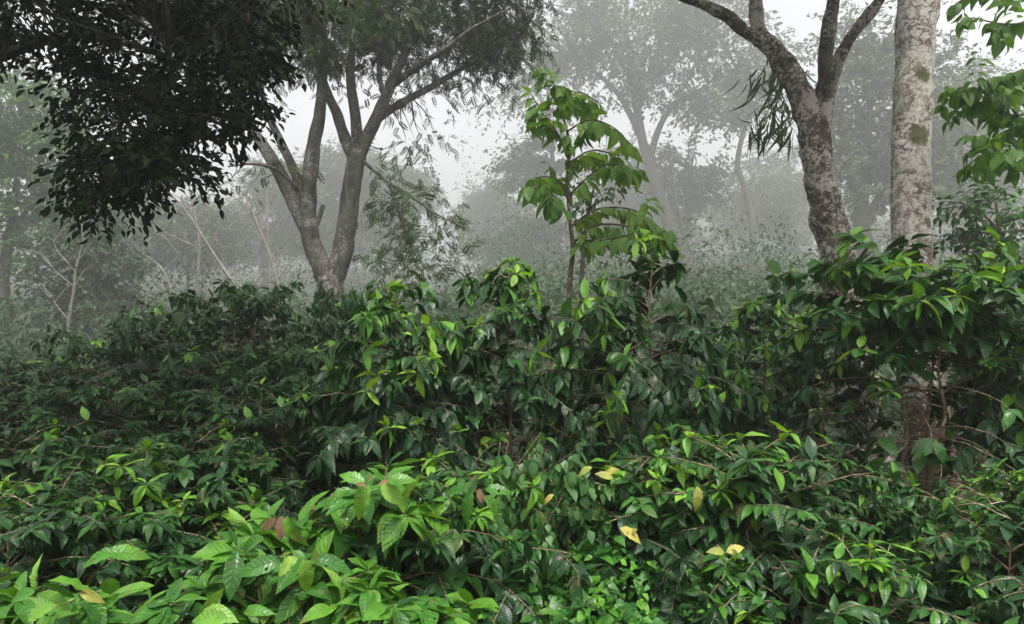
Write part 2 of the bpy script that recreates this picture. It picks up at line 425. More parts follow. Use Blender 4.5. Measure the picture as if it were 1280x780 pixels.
def tree(name, label, cat, Y, paths, blobs, leaf, leafmat, bark, tpls=DIA, group=None, k=10, sub=4, rough=.12,
         per=12, spray=.6, droop=.25, tint=(.1, .9), tw_r=.015, base_py=None, depth=1.0, gap=.15, up=.8, limb_labels=None, flare=1.25):
    pts0, rad0 = path_px(paths[0], Y)
    x0, y0 = pts0[0][0], pts0[0][1]
    gz = float(ground_z(x0, y0))
    if pts0[0][2] > gz + .05:
        bx = x0 + (pts0[0][0] - pts0[1][0]) * .2
        pts0 = np.vstack([[[bx, y0, gz - .25], [bx * .4 + x0 * .6, y0, gz + .15]], pts0]); rad0 = np.concatenate([[rad0[0] * flare * 1.25, rad0[0] * flare], rad0])
    root = empty(name, (pts0[0][0], pts0[0][1], gz))
    off = np.array(root.location)
    tag(root, label, cat, group)
    mb = MB(); tube(mb, pts0 - off, rad0, k * 2 if k > 8 else k, sub, rough); mb.build('trunk', bark, root)
    nodes = [catmull(pts0[len(pts0) // 2:], 3)]
    for pth in paths[1:]:
        p, r = path_px(pth, Y); mb = MB(); tube(mb, p - off, r, k, sub, rough)
        o = mb.build('limb', bark, root); nodes.append(catmull(p, 3))
    nodes = np.concatenate(nodes)
    if blobs:
        lf, tw = MB(), MB()
        crown(lf, tw, blobs, Y, leaf, tpls, per, spray, droop, tint, nodes, tw_r, depth=depth, gap=gap, up=up)
        for m_ in (lf, tw):
            m_.v = [a - off.astype(np.float32) for a in m_.v]
        if tw.v: tw.build('twig_growth', bark, root)
        if lf.v: lf.build('crown', leafmat, root)
    return root, off


# ---------------------------------------------------------------- setting: ground, haze, sky, light
gx = np.concatenate([np.linspace(-260, -20, 50), np.linspace(-19, 19, 60), np.linspace(20, 260, 50)])
gy = np.concatenate([np.linspace(-40, -2, 12), np.linspace(-1, 30, 60), np.linspace(31, 402, 95)])
X, Yg = np.meshgrid(gx, gy, indexing='ij')
Z = ground_z(X, Yg)
idx = np.arange(X.size).reshape(X.shape)
q = np.stack([idx[:-1, :-1], idx[1:, :-1], idx[1:, 1:], idx[:-1, 1:]], -1).reshape(-1, 4)
mb = MB(); mb.add(np.stack([X, Yg, Z], -1).reshape(-1, 3), q)
tag(mb.build('ground', ground_mat()), kind='structure')

HAZE_DENSITY = 0.0041
HAZE_TOP = 60.0
hv = np.array([[x, y, z] for z in (-1.6, HAZE_TOP) for x, y in ((-262, -42), (262, -42), (262, 404), (-262, 404))])
hq = [[0, 3, 2, 1], [4, 5, 6, 7], [0, 1, 5, 4], [1, 2, 6, 5], [2, 3, 7, 6], [3, 0, 4, 7]]
m, nt, out = new_mat('haze_air')
pv = nt.nodes.new('ShaderNodeVolumePrincipled'); pv.inputs['Color'].default_value = (.94, .94, .93, 1)
pv.inputs['Density'].default_value = HAZE_DENSITY; pv.inputs['Anisotropy'].default_value = .65
nt.links.new(pv.outputs[0], out.inputs['Volume'])
mb = MB(); mb.add(hv, hq); tag(mb.build('haze', m, smooth=False), kind='stuff')

SUN_EL, SUN_AZ = math.radians(66), math.radians(160)     # overcast: the brightest cloud stands high behind the camera
w = bpy.data.worlds.new('World'); sc.world = w; w.use_nodes = True
nt = w.node_tree; nt.nodes.clear()
wo = nt.nodes.new('ShaderNodeOutputWorld'); bg = nt.nodes.new('ShaderNodeBackground'); sky = nt.nodes.new('ShaderNodeTexSky')
sky.sky_type = 'NISHITA'; sky.sun_disc = False; sky.sun_elevation = SUN_EL; sky.sun_rotation = SUN_AZ
sky.air_density = 1.0; sky.dust_density = 5.0; sky.ozone_density = 1.0
hs = nt.nodes.new('ShaderNodeHueSaturation'); hs.inputs['Saturation'].default_value = .12
nt.links.new(sky.outputs[0], hs.inputs['Color']); nt.links.new(hs.outputs[0], bg.inputs['Color']); nt.links.new(bg.outputs[0], wo.inputs[0])
bg.inputs['Strength'].default_value = .105
sl = bpy.data.lights.new('sun', 'SUN'); sl.energy = 1.5; sl.angle = math.radians(14); sl.color = (1, .97, .92)
so = bpy.data.objects.new('sun', sl); COL.objects.link(so)
to_sun = Vector((math.sin(SUN_AZ) * math.cos(SUN_EL), math.cos(SUN_AZ) * math.cos(SUN_EL), math.sin(SUN_EL)))
so.rotation_euler = to_sun.to_track_quat('Z', 'Y').to_euler(); so.location = (0, 0, 30)

# ---------------------------------------------------------------- the hero trees
T1 = [
    [(418, 520, 48), (418, 440, 43), (416, 385, 41), (412, 345, 42)],
    [(410, 352, 34), (395, 318, 30), (383, 285, 26), (362, 240, 24, .1), (340, 200, 20, .3), (318, 165, 16, .5), (298, 125, 12, .7), (280, 80, 8, .9)],
    [(390, 308, 26), (385, 250, 25, -.1), (391, 190, 22, -.2), (400, 140, 18, -.2), (403, 95, 15, -.2), (405, 45, 11, -.3), (399, -10, 8, -.4), (392, -80, 5, -.5)],
    [(386, 268, 16), (370, 220, 15, .2), (352, 180, 13, .4), (334, 140, 10, .7), (322, 90, 7, 1)],
    [(416, 352, 34), (428, 315, 32), (436, 262, 30), (442, 218, 29), (447, 188, 28)],
    [(445, 205, 20), (432, 175, 18, .2), (421, 142, 16, .3), (409, 115, 13, .4), (394, 70, 9, .6), (380, 20, 6, .8)],
    [(447, 195, 20), (445, 150, 17, -.2), (438, 100, 14, -.3), (440, 50, 10, -.4), (437, -10, 7, -.5)],
    [(448, 195, 22), (469, 150, 20, -.1), (485, 115, 17, -.2), (501, 78, 13, -.3), (520, 35, 10, -.5), (538, -15, 7, -.6)],
    [(472, 148, 14), (500, 130, 12, .3), (545, 105, 10, .7), (580, 84, 8, 1), (612, 66, 6, 1.3), (655, 42, 4, 1.6)],
    [(489, 108, 12), (515, 88, 10, -.5), (555, 62, 8, -.9), (592, 35, 6, -1.2), (635, 12, 4, -1.5)],
    [(480, 122, 9), (474, 90, 8, .3), (478, 55, 7, .6), (490, 5, 5, 1)],
    [(388, 298, 9), (399, 272, 8), (404, 256, 6)],
    [(452, 200, 6), (485, 228, 5, -.6), (520, 250, 4, -1), (550, 270, 3, -1.3), (582, 285, 2, -1.5)],
    [(485, 228, 4, -.6), (500, 265, 3.2, -.8), (512, 305, 2.6, -1), (530, 335, 2, -1.2)],
    [(372, 235, 6), (345, 212, 5, -.4), (315, 205, 4, -.8), (285, 208, 3, -1.1)],
]
B1 = [(400, -45, 190, 45, 330, 1.5), (530, 0, 105, 38, 200, 1), (600, 22, 60, 32, 90, 1.5), (300, 45, 80, 50, 160, 2.2), (570, -75, 160, 45, 240, .5), (430, 40, 70, 40, 80, 2),
      (250, -20, 120, 70, 200, 1.5), (640, 30, 36, 24, 34, 1.8), (420, -150, 260, 65, 520), (200, -190, 330, 70, 900), (-150, -170, 320, 100, 900), (350, -270, 420, 80, 700), (485, 62, 60, 26, 40, 2), (380, 25, 60, 30, 60, -1.2), (490, 10, 60, 25, 50, -1)]  # high lobes out of view enlarged to shade the haze on the left
B1D = [(a[0], a[1], a[2], a[3], int(a[4] * 1.5), a[5]) for a in [(555, 48, 60, 14, 26, 1.2), (610, 66, 45, 12, 18, 1.4), (505, 118, 36, 9, 10, 1), (645, 52, 34, 12, 14, 1.6), (560, 92, 45, 9, 10, .9), (470, 70, 40, 14, 16, 1.4), (395, 60, 40, 14, 14, 1.2), (505, 248, 46, 12, 20, -.8), (550, 276, 34, 8, 16, -1.3), (515, 300, 36, 14, 16, -.9), (538, 335, 30, 8, 11, -1.2), (480, 222, 22, 10, 9, -.6),
       (520, 172, 35, 10, 10, .8), (596, 92, 46, 12, 14, 1.2), (325, 200, 40, 8, 8, -.6), (480, 320, 20, 8, 5, -.8), (455, 250, 10, 8, 3, -.5)]]
tree('shade_tree', 'tall tan-barked shade tree with many rising trunks and feathery drooping sprays', 'tree', 17, [[(a[0], a[1], a[2] * .8, *a[3:]) for a in p_] for p_ in T1], [(*b[:4], int(b[4] * 1.5), b[5] if len(b) > 5 else 1.0) for b in B1] + B1D, .22, MAT['feather'],
     MAT['bark_tan'], tpls=PIN, k=14, sub=6, rough=.13, per=8, spray=.75, droop=.35, tint=(.0, .9), tw_r=.009, gap=.12, depth=.7)

TO = [
    [(-430, 330, 90), (-425, 200, 84), (-400, 100, 76), (-360, 0, 70), (-330, -120, 60)],
    [(-395, 95, 46), (-250, 95, 32), (-120, 90, 24), (-30, 80, 16), (30, 60, 12), (92, 43, 9), (140, 52, 7), (190, 64, 6), (240, 90, 4)],
    [(-350, -30, 50), (-200, -70, 34, .3), (-20, -85, 24, .4), (150, -60, 16, .4), (280, -30, 10, .4), (360, -5, 6, .4)],
    [(150, -60, 10, .4), (190, 20, 8, 0), (215, 90, 6, -.2), (195, 150, 5, -.3), (170, 200, 4, -.3), (150, 235, 3, -.3)],
    [(300, -30, 8, .4), (310, 40, 6, .2), (290, 100, 5, 0), (310, 150, 3, 0)],
]
BO = [(215, 70, 130, 75, 430), (160, 150, 78, 65, 260, -.3), (258, 120, 75, 55, 240, .1), (195, 205, 64, 30, 120, -.3), (140, 215, 42, 38, 90, -.3), (116, 246, 26, 14, 22, -.3), (178, 254, 16, 9, 10),
      (290, 40, 75, 50, 220, .3), (50, 12, 95, 40, 240), (225, -70, 240, 70, 520, .5), (8, 45, 36, 16, 44), (100, 110, 36, 38, 44, -.2), (235, 222, 24, 10, 16), (300, 150, 30, 18, 22),
      (-150, -30, 200, 70, 420, .5), (-200, 60, 120, 60, 160), (-300, -150, 300, 80, 420, 0), (0, -190, 330, 80, 620, -.6), (100, -330, 420, 90, 900, -2), (-200, -560, 700, 160, 1100, -3.2), (300, -480, 300, 100, 350, -2.2)]  # lobes above the view, added to shade the near air and left shrubs
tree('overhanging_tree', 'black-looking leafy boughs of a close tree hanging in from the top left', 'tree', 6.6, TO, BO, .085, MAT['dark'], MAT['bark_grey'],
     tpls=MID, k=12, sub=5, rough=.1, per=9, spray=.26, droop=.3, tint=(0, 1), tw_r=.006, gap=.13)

T2 = [
    [(1078, 540, 54), (1066, 430, 47), (1052, 355, 43), (1041, 300, 40), (1030, 250, 38), (1022, 208, 37), (1018, 185, 34)],
    [(1019, 200, 28), (1013, 160, 28), (1001, 120, 30), (985, 88, 28), (966, 62, 26), (948, 45, 20)],
    [(956, 52, 17), (930, 38, 16, -.2), (908, 20, 14, -.3), (880, 6, 12, -.4), (845, -8, 10, -.6), (790, -45, 7, -.8)],
    [(952, 52, 21), (945, 18, 19, .2), (943, -25, 16, .4), (932, -90, 12, .5)],
    [(1021, 205, 25), (1029, 152, 22), (1030, 110, 20, .1), (1033, 62, 19, .2), (1039, 18, 17, .3), (1046, -35, 14, .4), (1040, -100, 10, .5)],
    [(1034, 118, 16), (1046, 80, 15, -.3), (1062, 48, 15, -.5), (1086, 18, 14, -.7), (1114, -22, 12, -.9), (1150, -90, 8, -1.1)],
    [(1003, 110, 7, .2), (985, 95, 5, 1.4), (975, 90, 4, 2.2)],
]
B2 = [(840, -190, 150, 50, 240, -.5), (1000, -220, 170, 60, 300), (1170, -210, 120, 60, 240, -.8), (930, -250, 130, 50, 200, 1)]
forked, foff = tree('forked_tree', 'leaning tree with rough lichen-patched bark forking into three limbs beside the pale trunk', 'tree', 10, T2, B2, .22, MAT['forest'], MAT['bark_lichen'],
             tpls=MID, k=20, sub=9, rough=.27, per=10, spray=.6, tw_r=.012)
# long strap leaves hanging behind its left limb
STRAP = [leaf_tpl(5, 3, .12, .3, .5, peak=.7), leaf_tpl(5, 3, .1, .3, .9, peak=.7)]
lf = MB()
n = 190
c = np.array([P(rng.normal(972, 16) + (py - 130) * -.12, py, 12.2 + rng.normal() * .25) for py in rng.uniform(70, 170, n)])
d = nrm(rng.normal(size=(n, 3)) * .35 + np.array([-.15, 0, -1]))
inst_var(lf, STRAP, c, d, rng.normal(size=(n, 3)), rng.uniform(.28, .5, n), rng.uniform(.3, .9, n))
lf.v = [a - foff.astype(np.float32) for a in lf.v]
lf.build('hanging_leaves', MAT['forest'], forked)['label'] = 'long narrow strap leaves hanging behind the left limb'

T3 = [
    [(1176, 650, 74), (1168, 600, 62), (1158, 500, 56), (1146, 400, 53), (1139, 310, 51), (1138, 250, 50), (1139, 180, 50), (1143, 80, 50), (1146, 0, 50), (1150, -100, 48), (1158, -230, 44), (1150, -330, 38)],
    [(1160, 40, 10), (1168, 22, 12), (1171, 2, 9)],
    [(1152, -310, 28), (1200, -400, 22, .4), (1280, -480, 16, .8), (1380, -540, 10, 1)],
    [(1152, -320, 26), (1100, -420, 20, -.2), (1030, -500, 14, -.5), (960, -540, 8, -.6)],
]
B3 = [(1300, -560, 190, 70, 420, .8), (1010, -570, 190, 70, 420, -.4), (1150, -640, 260, 80, 500), (1150, -620, 330, 70, 400, -2.2)]  # crown above the view, made heavier to shade the shrubs below
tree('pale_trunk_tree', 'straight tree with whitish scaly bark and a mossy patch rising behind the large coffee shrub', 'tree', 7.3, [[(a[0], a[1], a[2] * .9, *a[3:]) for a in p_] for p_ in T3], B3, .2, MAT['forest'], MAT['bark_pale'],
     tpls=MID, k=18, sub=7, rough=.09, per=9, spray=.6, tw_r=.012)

# sapling with large drooping leaves
OVATE = [leaf_tpl(6, 3, .46, .25, .35, .01, 2, .8, petiole=.12), leaf_tpl(6, 3, .42, .35, .55, .015, 2, .8, petiole=.12), leaf_tpl(6, 3, .5, .15, .2, .015, 2, .75, petiole=.12)]


def leafy_branch(lf, pts, r, spacing, size, tpls, start=.25, hang=.7, tint=(.2, .9), fwd=.5, sidew=.7, njit=.35, tip=True, pairs=True):
    """leaves in pairs along a branch polyline (dense points)"""
    p = catmull(pts, 4); seg = np.linalg.norm(np.diff(p, axis=0), axis=1); s = np.concatenate([[0], np.cumsum(seg)])
    L = s[-1]; ts = np.arange(L * start, L, spacing)
    if tip: ts = np.append(ts, L * .999)
    if len(ts) == 0: return
    pos = np.stack([np.interp(ts, s, p[:, i]) for i in range(3)], 1)
    tan = nrm(np.stack([np.interp(np.minimum(ts + .02, L), s, p[:, i]) - np.interp(np.maximum(ts - .02, 0), s, p[:, i]) for i in range(3)], 1))
    side = nrm(np.cross(tan, [0, 0, 1.]) + 1e-6)
    P_, D_, N_ = [], [], []
    for sg in ((1, -1) if pairs else (1,)):
        k = len(ts)
        f = fwd + .3 * rng.random((k, 1)); f[-1] += .5
        d = nrm(tan * f + side * sg * sidew * (.7 + .6 * rng.random((k, 1))) + np.array([0, 0, -hang]) * (.6 + .8 * rng.random((k, 1))) + rng.normal(size=(k, 3)) * .12)
        nn = nrm(np.array([0, 0, 1.]) + tan * .3 + rng.normal(size=(k, 3)) * njit)
        P_.append(pos); D_.append(d); N_.append(nn)
    P_, D_, N_ = map(np.concatenate, (P_, D_, N_))
    n = len(P_); keep = rng.random(n) > .08
    b0 = rng.uniform(*tint)
    sz = size * (.5 + .75 * rng.random(n)); tt = np.clip(.55 * b0 + .45 * rng.uniform(*tint, n), 0, 1)
    inst_var(lf, tpls, P_[keep], D_[keep], N_[keep], sz[keep], tt[keep])


def rosette(lf, p, axis, n, size, tpls, tint, droop=.22):
    ax = nrm(np.asarray(axis, float)); u = nrm(np.cross(ax, [.3, .9, .2])); v = np.cross(ax, u)
    a = 2 * PI * np.arange(n) / n + rng.random() * 6 + rng.normal(size=n) * .25
    rad = np.cos(a)[:, None] * u + np.sin(a)[:, None] * v
    d = nrm(rad + ax * .35 * rng.random((n, 1)) + np.array([0, 0, -droop]) * (.4 + 1.1 * rng.random((n, 1))))
    nn = nrm(np.array([0, 0, 1.]) + rad * .35 + rng.normal(size=(n, 3)) * .2)
    b0 = rng.uniform(*tint)
    inst_var(lf, tpls, np.tile(p, (n, 1)) + rad * .01, d, nn, size * (.55 + .75 * rng.random(n)), np.clip(b0 + rng.normal(size=n) * .1, 0, 1))


def sapling():
    Y = 8.0
    stem = [(711, 520, 7), (711, 400, 7), (713, 345, 6.5), (716, 312, 5.5), (712, 270, 4.6), (709, 230, 4), (711, 190, 3.5), (708, 160, 3), (698, 132, 2)]
    br = [[(716, 305, 4), (742, 282, 4, -.2), (790, 284, 3, -.4), (838, 305, 2, -.6)],
          [(712, 285, 4), (745, 262, 4, .3), (790, 262, 3, .4), (825, 285, 2, .5)],
          [(709, 248, 4), (732, 224, 3, -.1), (760, 205, 3, -.2), (788, 215, 2, -.2)],
          [(711, 268, 3), (690, 243, 3, -.3), (662, 232, 2, -.5)],
          [(709, 240, 3), (690, 222, 3, .4), (668, 222, 2, .6)],
          [(709, 185, 3), (692, 160, 3, .1), (676, 138, 2, .2), (664, 118, 2, .2)],
          [(708, 165, 3), (735, 150, 3, -.2), (765, 158, 2, -.4), (790, 182, 2, -.5)],
          [(709, 205, 3), (740, 188, 3, .3), (775, 195, 2, .5)],
          [(700, 135, 2.5), (722, 115, 2, .1), (748, 128, 2, .2)],
          [(699, 134, 2.5), (688, 116, 2, -.2), (700, 110, 2, -.3)],
          [(718, 300, 4, .2), (755, 300, 3, -.5), (800, 290, 2, -.9)]]
    p, r = path_px(stem, Y); p[0][2] = ground_z(p[0][0], p[0][1]) - .1
    root = empty('sapling_tree', (p[0][0], p[0][1], float(ground_z(p[0][0], p[0][1]))))
    off = np.array(root.location)
    tag(root, 'slender young tree with bright drooping oval leaves standing above the middle coffee shrubs', 'young tree')
    mb = MB(); tube(mb, p - off, r, 8, 4, .08); mb.build('trunk', MAT['twig'], root)
    lf = MB(); 
    for b in br:
        q_, rr = path_px(b, Y); mb = MB(); tube(mb, q_ - off, rr * .8, 6, 4, .05); 
        leafy_branch(lf, q_ - off, None, .062, .21, OVATE, .15, .85, (.2, 1), .45, .65, .6)
        c = catmull(q_, 5)
        for _ in range(3):
            j = int(rng.uniform(.3, .95) * (len(c) - 1)); s0 = c[j]; dv = nrm(q_[-1] - q_[0]); e = s0 + dv * .12 + rng.normal(size=3) * np.array([.10, .18, .12]) + np.array([0, 0, -.03])
            tube(mb, np.array([s0, (s0 + e) / 2 + [0, 0, .015], e]) - off, np.array([.004, .003, .002]), 4, 2)
            leafy_branch(lf, np.array([s0, (s0 + e) / 2 + [0, 0, .015], e]) - off, None, .065, .19, OVATE, .3, .85, (.2, 1), .45, .65, .7)
        mb.build('branch', MAT['twig'], root)
    leafy_branch(lf, p[-4:] - off, None, .12, .24, OVATE, .2, .9, (.3, .95))
    lf.build('foliage', MAT['sapling'], root)
sapling()

# second thin stem beside the sapling
tree('thin_tree', 'thin bare grey stem just right of the young tree', 'tree', 13, [[(727, 420, 7), (727, 350, 7), (730, 310, 6), (735, 270, 5), (742, 235, 3)], [(731, 305, 3), (722, 280, 2), (716, 262, 1.5)]],
     [(748, 240, 25, 18, 16)], .16, MAT['forest'], MAT['bark_grey'], tpls=MID, k=6, sub=4, rough=.05, per=8, spray=.35, tw_r=.006)


# broad-leaved branches reaching in from the right edge
def right_tree():
    Y = 6.3
    tr = [(1400, 560, 34), (1395, 400, 32), (1390, 250, 28), (1380, 120, 24), (1375, 0, 20), (1360, -100, 14)]
    br = [[(1390, 215, 9), (1330, 165, 7, -.2), (1275, 148, 5, -.3), (1235, 135, 4, -.3), (1203, 124, 2, -.3)],
          [(1390, 215, 8), (1320, 180, 6, .2), (1270, 170, 4, .4), (1230, 178, 3, .5), (1212, 190, 2, .5)],
          [(1275, 148, 4, -.3), (1250, 120, 3, -.5), (1225, 110, 2, -.6), (1205, 114, 1.5, -.6)],
          [(1330, 165, 5, -.2), (1300, 125, 4, .2), (1265, 110, 3, .3), (1240, 105, 2, .3)],
          [(1330, 170, 5, -.2), (1295, 195, 4, -.5), (1262, 195, 3, -.6), (1240, 185, 2, -.6)],
          [(1376, 20, 8), (1330, 0, 5, .1), (1270, -5, 4, .2), (1225, -12, 3, .2), (1195, 5, 2, .2)],
          [(1320, -5, 4), (1285, 25, 3, -.2), (1255, 30, 2, -.3), (1215, 22, 1.5, -.3)]]
    p, r = path_px(tr, Y); p = np.vstack([[p[0][0], p[0][1], ground_z(p[0][0], p[0][1]) - .1], p]); r = np.concatenate([[r[0] * 1.3], r])
    root = empty('broadleaf_tree', (p[0][0], p[0][1], float(p[0][2] + .1))); off = np.array(root.location)
    tag(root, 'broad oval green leaves on branches reaching in from the right edge beside the pale trunk', 'tree')
    mb = MB(); tube(mb, p - off, r, 12, 4, .1); mb.build('trunk', MAT['bark_grey'], root)
    lf = MB()
    RND = [leaf_tpl(6, 3, .62, .2, .3, .02, 2, .75, petiole=.1), leaf_tpl(6, 3, .56, .3, .5, .02, 2, .75, petiole=.1)]
    for i, b in enumerate(br):
        q_, rr = path_px(b, Y); mb = MB(); tube(mb, q_ - off, rr, 6, 4, .05); mb.build('branch', MAT['twig'], root)
        leafy_branch(lf, q_ - off, None, .06, .135, RND, .3 if i < 5 else .35, .55, (.05, .75), .4, .75, .5)
        for _ in range(12 if i < 5 else 3):          # side shoots
            t = rng.uniform(.35, 1); c = catmull(q_, 5); j = int(t * (len(c) - 1)); s = c[j]
            e = s + rng.normal(size=3) * np.array([.12, .25, .10]) + np.array([-.02, 0, -.02])
            tube(mb, np.array([s, (s + e) / 2, e]) - off, np.array([.005, .004, .002]), 4, 2)
            leafy_branch(lf, np.array([s, (s + e) / 2 + [0, 0, .02], e]) - off, None, .06, .13, RND, .2, .6, (.05, .8), .4, .75, .5)
    lf.build('foliage', MAT['sapling'], root)
right_tree()

# ---------------------------------------------------------------- coffee shrubs
def coffee_tpls(w, lod):
    ns, na = (7, 5) if lod == 2 else (5, 3)
    return [leaf_tpl(ns, na, w, .22, .25, .034, 5), leaf_tpl(ns, na, w * .92, .38, .42, .04, 4), leaf_tpl(ns, na, w * 1.05, .12, .15, .045, 5), leaf_tpl(ns, na, w, .3, .75, .03, 4)]


def coffee(seed, H, R, leaf=.16, stems=2, bare=.35, low=.2, w=.42, lod=1, node=.085, mat='coffee', tint=(.1, .62), young=.14, umbrella=False, lowbare=0.0, lowleaf=.4, mush=False, ymat='young', sub_p=.6):
    """a coffee shrub at the origin: upright stems, tiers of arching side branches, paired glossy leaves"""
    global rng
    keep = rng; rng = np.random.default_rng(seed)
    root = empty('coffee_shrub', (0, 0, 0))
    lf, yl, bw = MB(), MB(), MB(); tp = coffee_tpls(w, lod); tpy = coffee_tpls(w * .95, lod)
    for s in range(stems):
        az = 2 * PI * s / stems + rng.random() * 1.5; r0 = .05 if stems > 1 else 0
        lean = (.12 + .22 * rng.random()) * R if stems > 1 else .06 * R
        h = H * (1 if s == 0 else rng.uniform(.78, .97))
        if s == 0: lean *= .35
        base = np.array([math.cos(az) * r0, math.sin(az) * r0, -.15])
        top = np.array([math.cos(az) * (r0 + lean), math.sin(az) * (r0 + lean), h])
        sp = np.array([base + (top - base) * t + np.array([rng.normal() * .03, rng.normal() * .03, 0]) * (0 < t < 1) for t in np.linspace(0, 1, 7)])
        st = MB(); tube(st, sp, np.linspace(.024, .006, 7) * (H / 2) ** .5, 8, 3, .1, 9); st.build('stem', MAT['coffee_stem'], root)
        cp = catmull(sp, 6); zs = cp[:, 2]
        z = H * low; k = 0
        while z < h - .02:
            t = z / h
            t = min(t, 1)
            if mush: prof = math.sqrt(max(0.0, 1 - ((t - .5) / .54) ** 2)) * (1 - .38 * sstep(.6, 1, t))
            elif umbrella: prof = .25 + .75 * sstep(.55, .8, t) * (1 - .55 * sstep(.85, 1, t))
            else: prof = math.sqrt(max(0.0, 1 - ((t - .45) / .68) ** 2)) * (1 - .3 * sstep(.85, 1.0, t))
            o = np.array([np.interp(z, zs, cp[:, i]) for i in range(3)])
            for side in (0, 1):
                if rng.random() < (.1 if not t < lowbare else (.6 if lowleaf == 0 else .3)): continue
                a = az + k * PI / 2 + side * PI + rng.normal() * .35
                L = R * prof * rng.uniform(.65, 1.15) * (.75 if lowleaf == 0 and t < lowbare else 1)
                if L < .08: continue
                el = .15 + (.5 if mush else .75) * sstep(.6, 1, t) + rng.normal() * .12
                n = 6; pts = [o]; 
                for i in range(n):
                    e = el - (.28 + .5 * (1 - t) + .15) * (i / n) * 1.25 + rng.normal() * .07; a2 = a + rng.normal() * .09
                    pts.append(pts[-1] + np.array([math.cos(a2) * math.cos(e), math.sin(a2) * math.cos(e), math.sin(e)]) * L / n)
                pts = np.array(pts)
                tube(bw, pts, np.linspace(.0075, .0025, n + 1), 4, 1)
                br = bare * (1.25 - t) + .2 * (1 - t) if not t < lowbare else .97
                if t < lowbare and rng.random() < lowleaf: br = rng.uniform(.4, .8)
                u_ = float(sstep(.6, .9, t)); tn = (tint[0] + .25 * u_, min(.85, tint[1] + .22 * u_))  # upper tiers lighter: new growth, and skylit tops put into the tint
                ty = rng.random() < young * (1.6 if t > .6 else .6)
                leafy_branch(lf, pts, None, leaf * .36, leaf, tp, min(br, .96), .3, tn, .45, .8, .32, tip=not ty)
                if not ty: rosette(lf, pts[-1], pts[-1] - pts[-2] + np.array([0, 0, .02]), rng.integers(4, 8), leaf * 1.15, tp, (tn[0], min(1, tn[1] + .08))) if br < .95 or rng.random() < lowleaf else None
                if ty:
                    e2 = pts[-1] + nrm(pts[-1] - pts[-2]) * .1
                    rosette(yl, pts[-1], pts[-1] - pts[-2] + np.array([0, 0, .03]), rng.integers(4, 8), leaf * 1.0, tpy, (.1, .9), .25)
                # side shoots
                if L > .35 and br < .9 and rng.random() < sub_p:
                    for _ in range(rng.integers(1, 4)):
                        j = rng.integers(2, n); s0 = pts[j]; sgn = rng.choice([-1, 1])
                        dv = nrm(pts[j + 1] - pts[j]); sd = np.cross(dv, [0, 0, 1.]) * sgn
                        sl = L * rng.uniform(.25, .5)
                        q_ = np.array([s0 + (dv * .6 + sd * .75 + np.array([0, 0, .12 - .25 * u])) * sl * u for u in (0, .35, .7, 1)])
                        tube(bw, q_, np.array([.004, .0035, .003, .002]), 4, 1)
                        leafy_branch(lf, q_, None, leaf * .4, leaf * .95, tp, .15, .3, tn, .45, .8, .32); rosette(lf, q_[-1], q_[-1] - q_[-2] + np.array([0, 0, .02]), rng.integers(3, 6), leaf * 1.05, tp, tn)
            z += node * rng.uniform(.8, 1.25); k += 1
        # crowning shoot
        e = cp[-1]; pts = np.array([cp[-4], e, e + np.array([rng.normal() * .03, rng.normal() * .03, .1])])
        tgt = yl if rng.random() < .6 else lf
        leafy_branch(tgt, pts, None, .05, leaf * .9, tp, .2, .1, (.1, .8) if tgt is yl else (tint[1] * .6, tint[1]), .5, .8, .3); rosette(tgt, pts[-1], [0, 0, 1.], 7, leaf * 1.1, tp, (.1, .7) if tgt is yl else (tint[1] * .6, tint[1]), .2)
    if bw.v: bw.build('branch_growth', MAT['coffee_stem'], root)
    if lf.v: lf.build('foliage', MAT[mat], root)
    if yl.v: yl.build('young_foliage', MAT[ymat], root)
    rng = keep
    return root


protos = {
    'tall': lambda: coffee(1, 2.3, .95, .145, 2, .3, .22, node=.06, w=.47, young=.34, tint=(.0, .5), lowbare=.55, lowleaf=.35, mush=True),
    'tall2': lambda: coffee(2, 2.3, .9, .14, 1, .28, .25, node=.042, w=.47, young=.34, tint=(.0, .5), lowbare=.55, lowleaf=.35, mush=True),
    'tall3': lambda: coffee(3, 2.3, 1.0, .15, 3, .32, .25, node=.07, w=.47, young=.34, tint=(.0, .5), lowbare=.55, lowleaf=.35, mush=True),
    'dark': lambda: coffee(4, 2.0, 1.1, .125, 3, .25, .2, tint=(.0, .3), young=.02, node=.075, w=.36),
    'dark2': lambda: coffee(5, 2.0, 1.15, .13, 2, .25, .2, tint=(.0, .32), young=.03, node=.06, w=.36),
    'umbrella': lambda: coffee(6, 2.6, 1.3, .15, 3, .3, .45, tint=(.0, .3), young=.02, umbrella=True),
    'dome': lambda: coffee(7, 2.55, 1.15, .165, 3, .2, .16, tint=(.1, .6), young=.22, lowbare=.78, lowleaf=.0, mush=False, node=.05, w=.48),
    'front': lambda: coffee(8, 1.15, .75, .11, 3, .2, .15, tint=(.0, .52), young=.2, lowbare=.5, lowleaf=.5, node=.05, lod=2, w=.4),
    'front2': lambda: coffee(9, 1.15, .7, .12, 2, .2, .15, tint=(.0, .55), young=.2, lowbare=.5, lowleaf=.5, node=.045, lod=2, w=.42),
    'front3': lambda: coffee(10, 1.15, .8, .095, 4, .2, .2, tint=(.0, .42), young=.12, node=.06, lod=2, w=.42),
    'big': lambda: coffee(12, 1.1, .55, .165, 2, .2, .25, w=.46, lowbare=.45, lowleaf=.5, mat='bigleaf', ymat='bigleaf', tint=(.0, .7), young=.25, lod=2, node=.1, sub_p=.4),
}
proto_obj = {}; used = {}
TRUE_H = {}


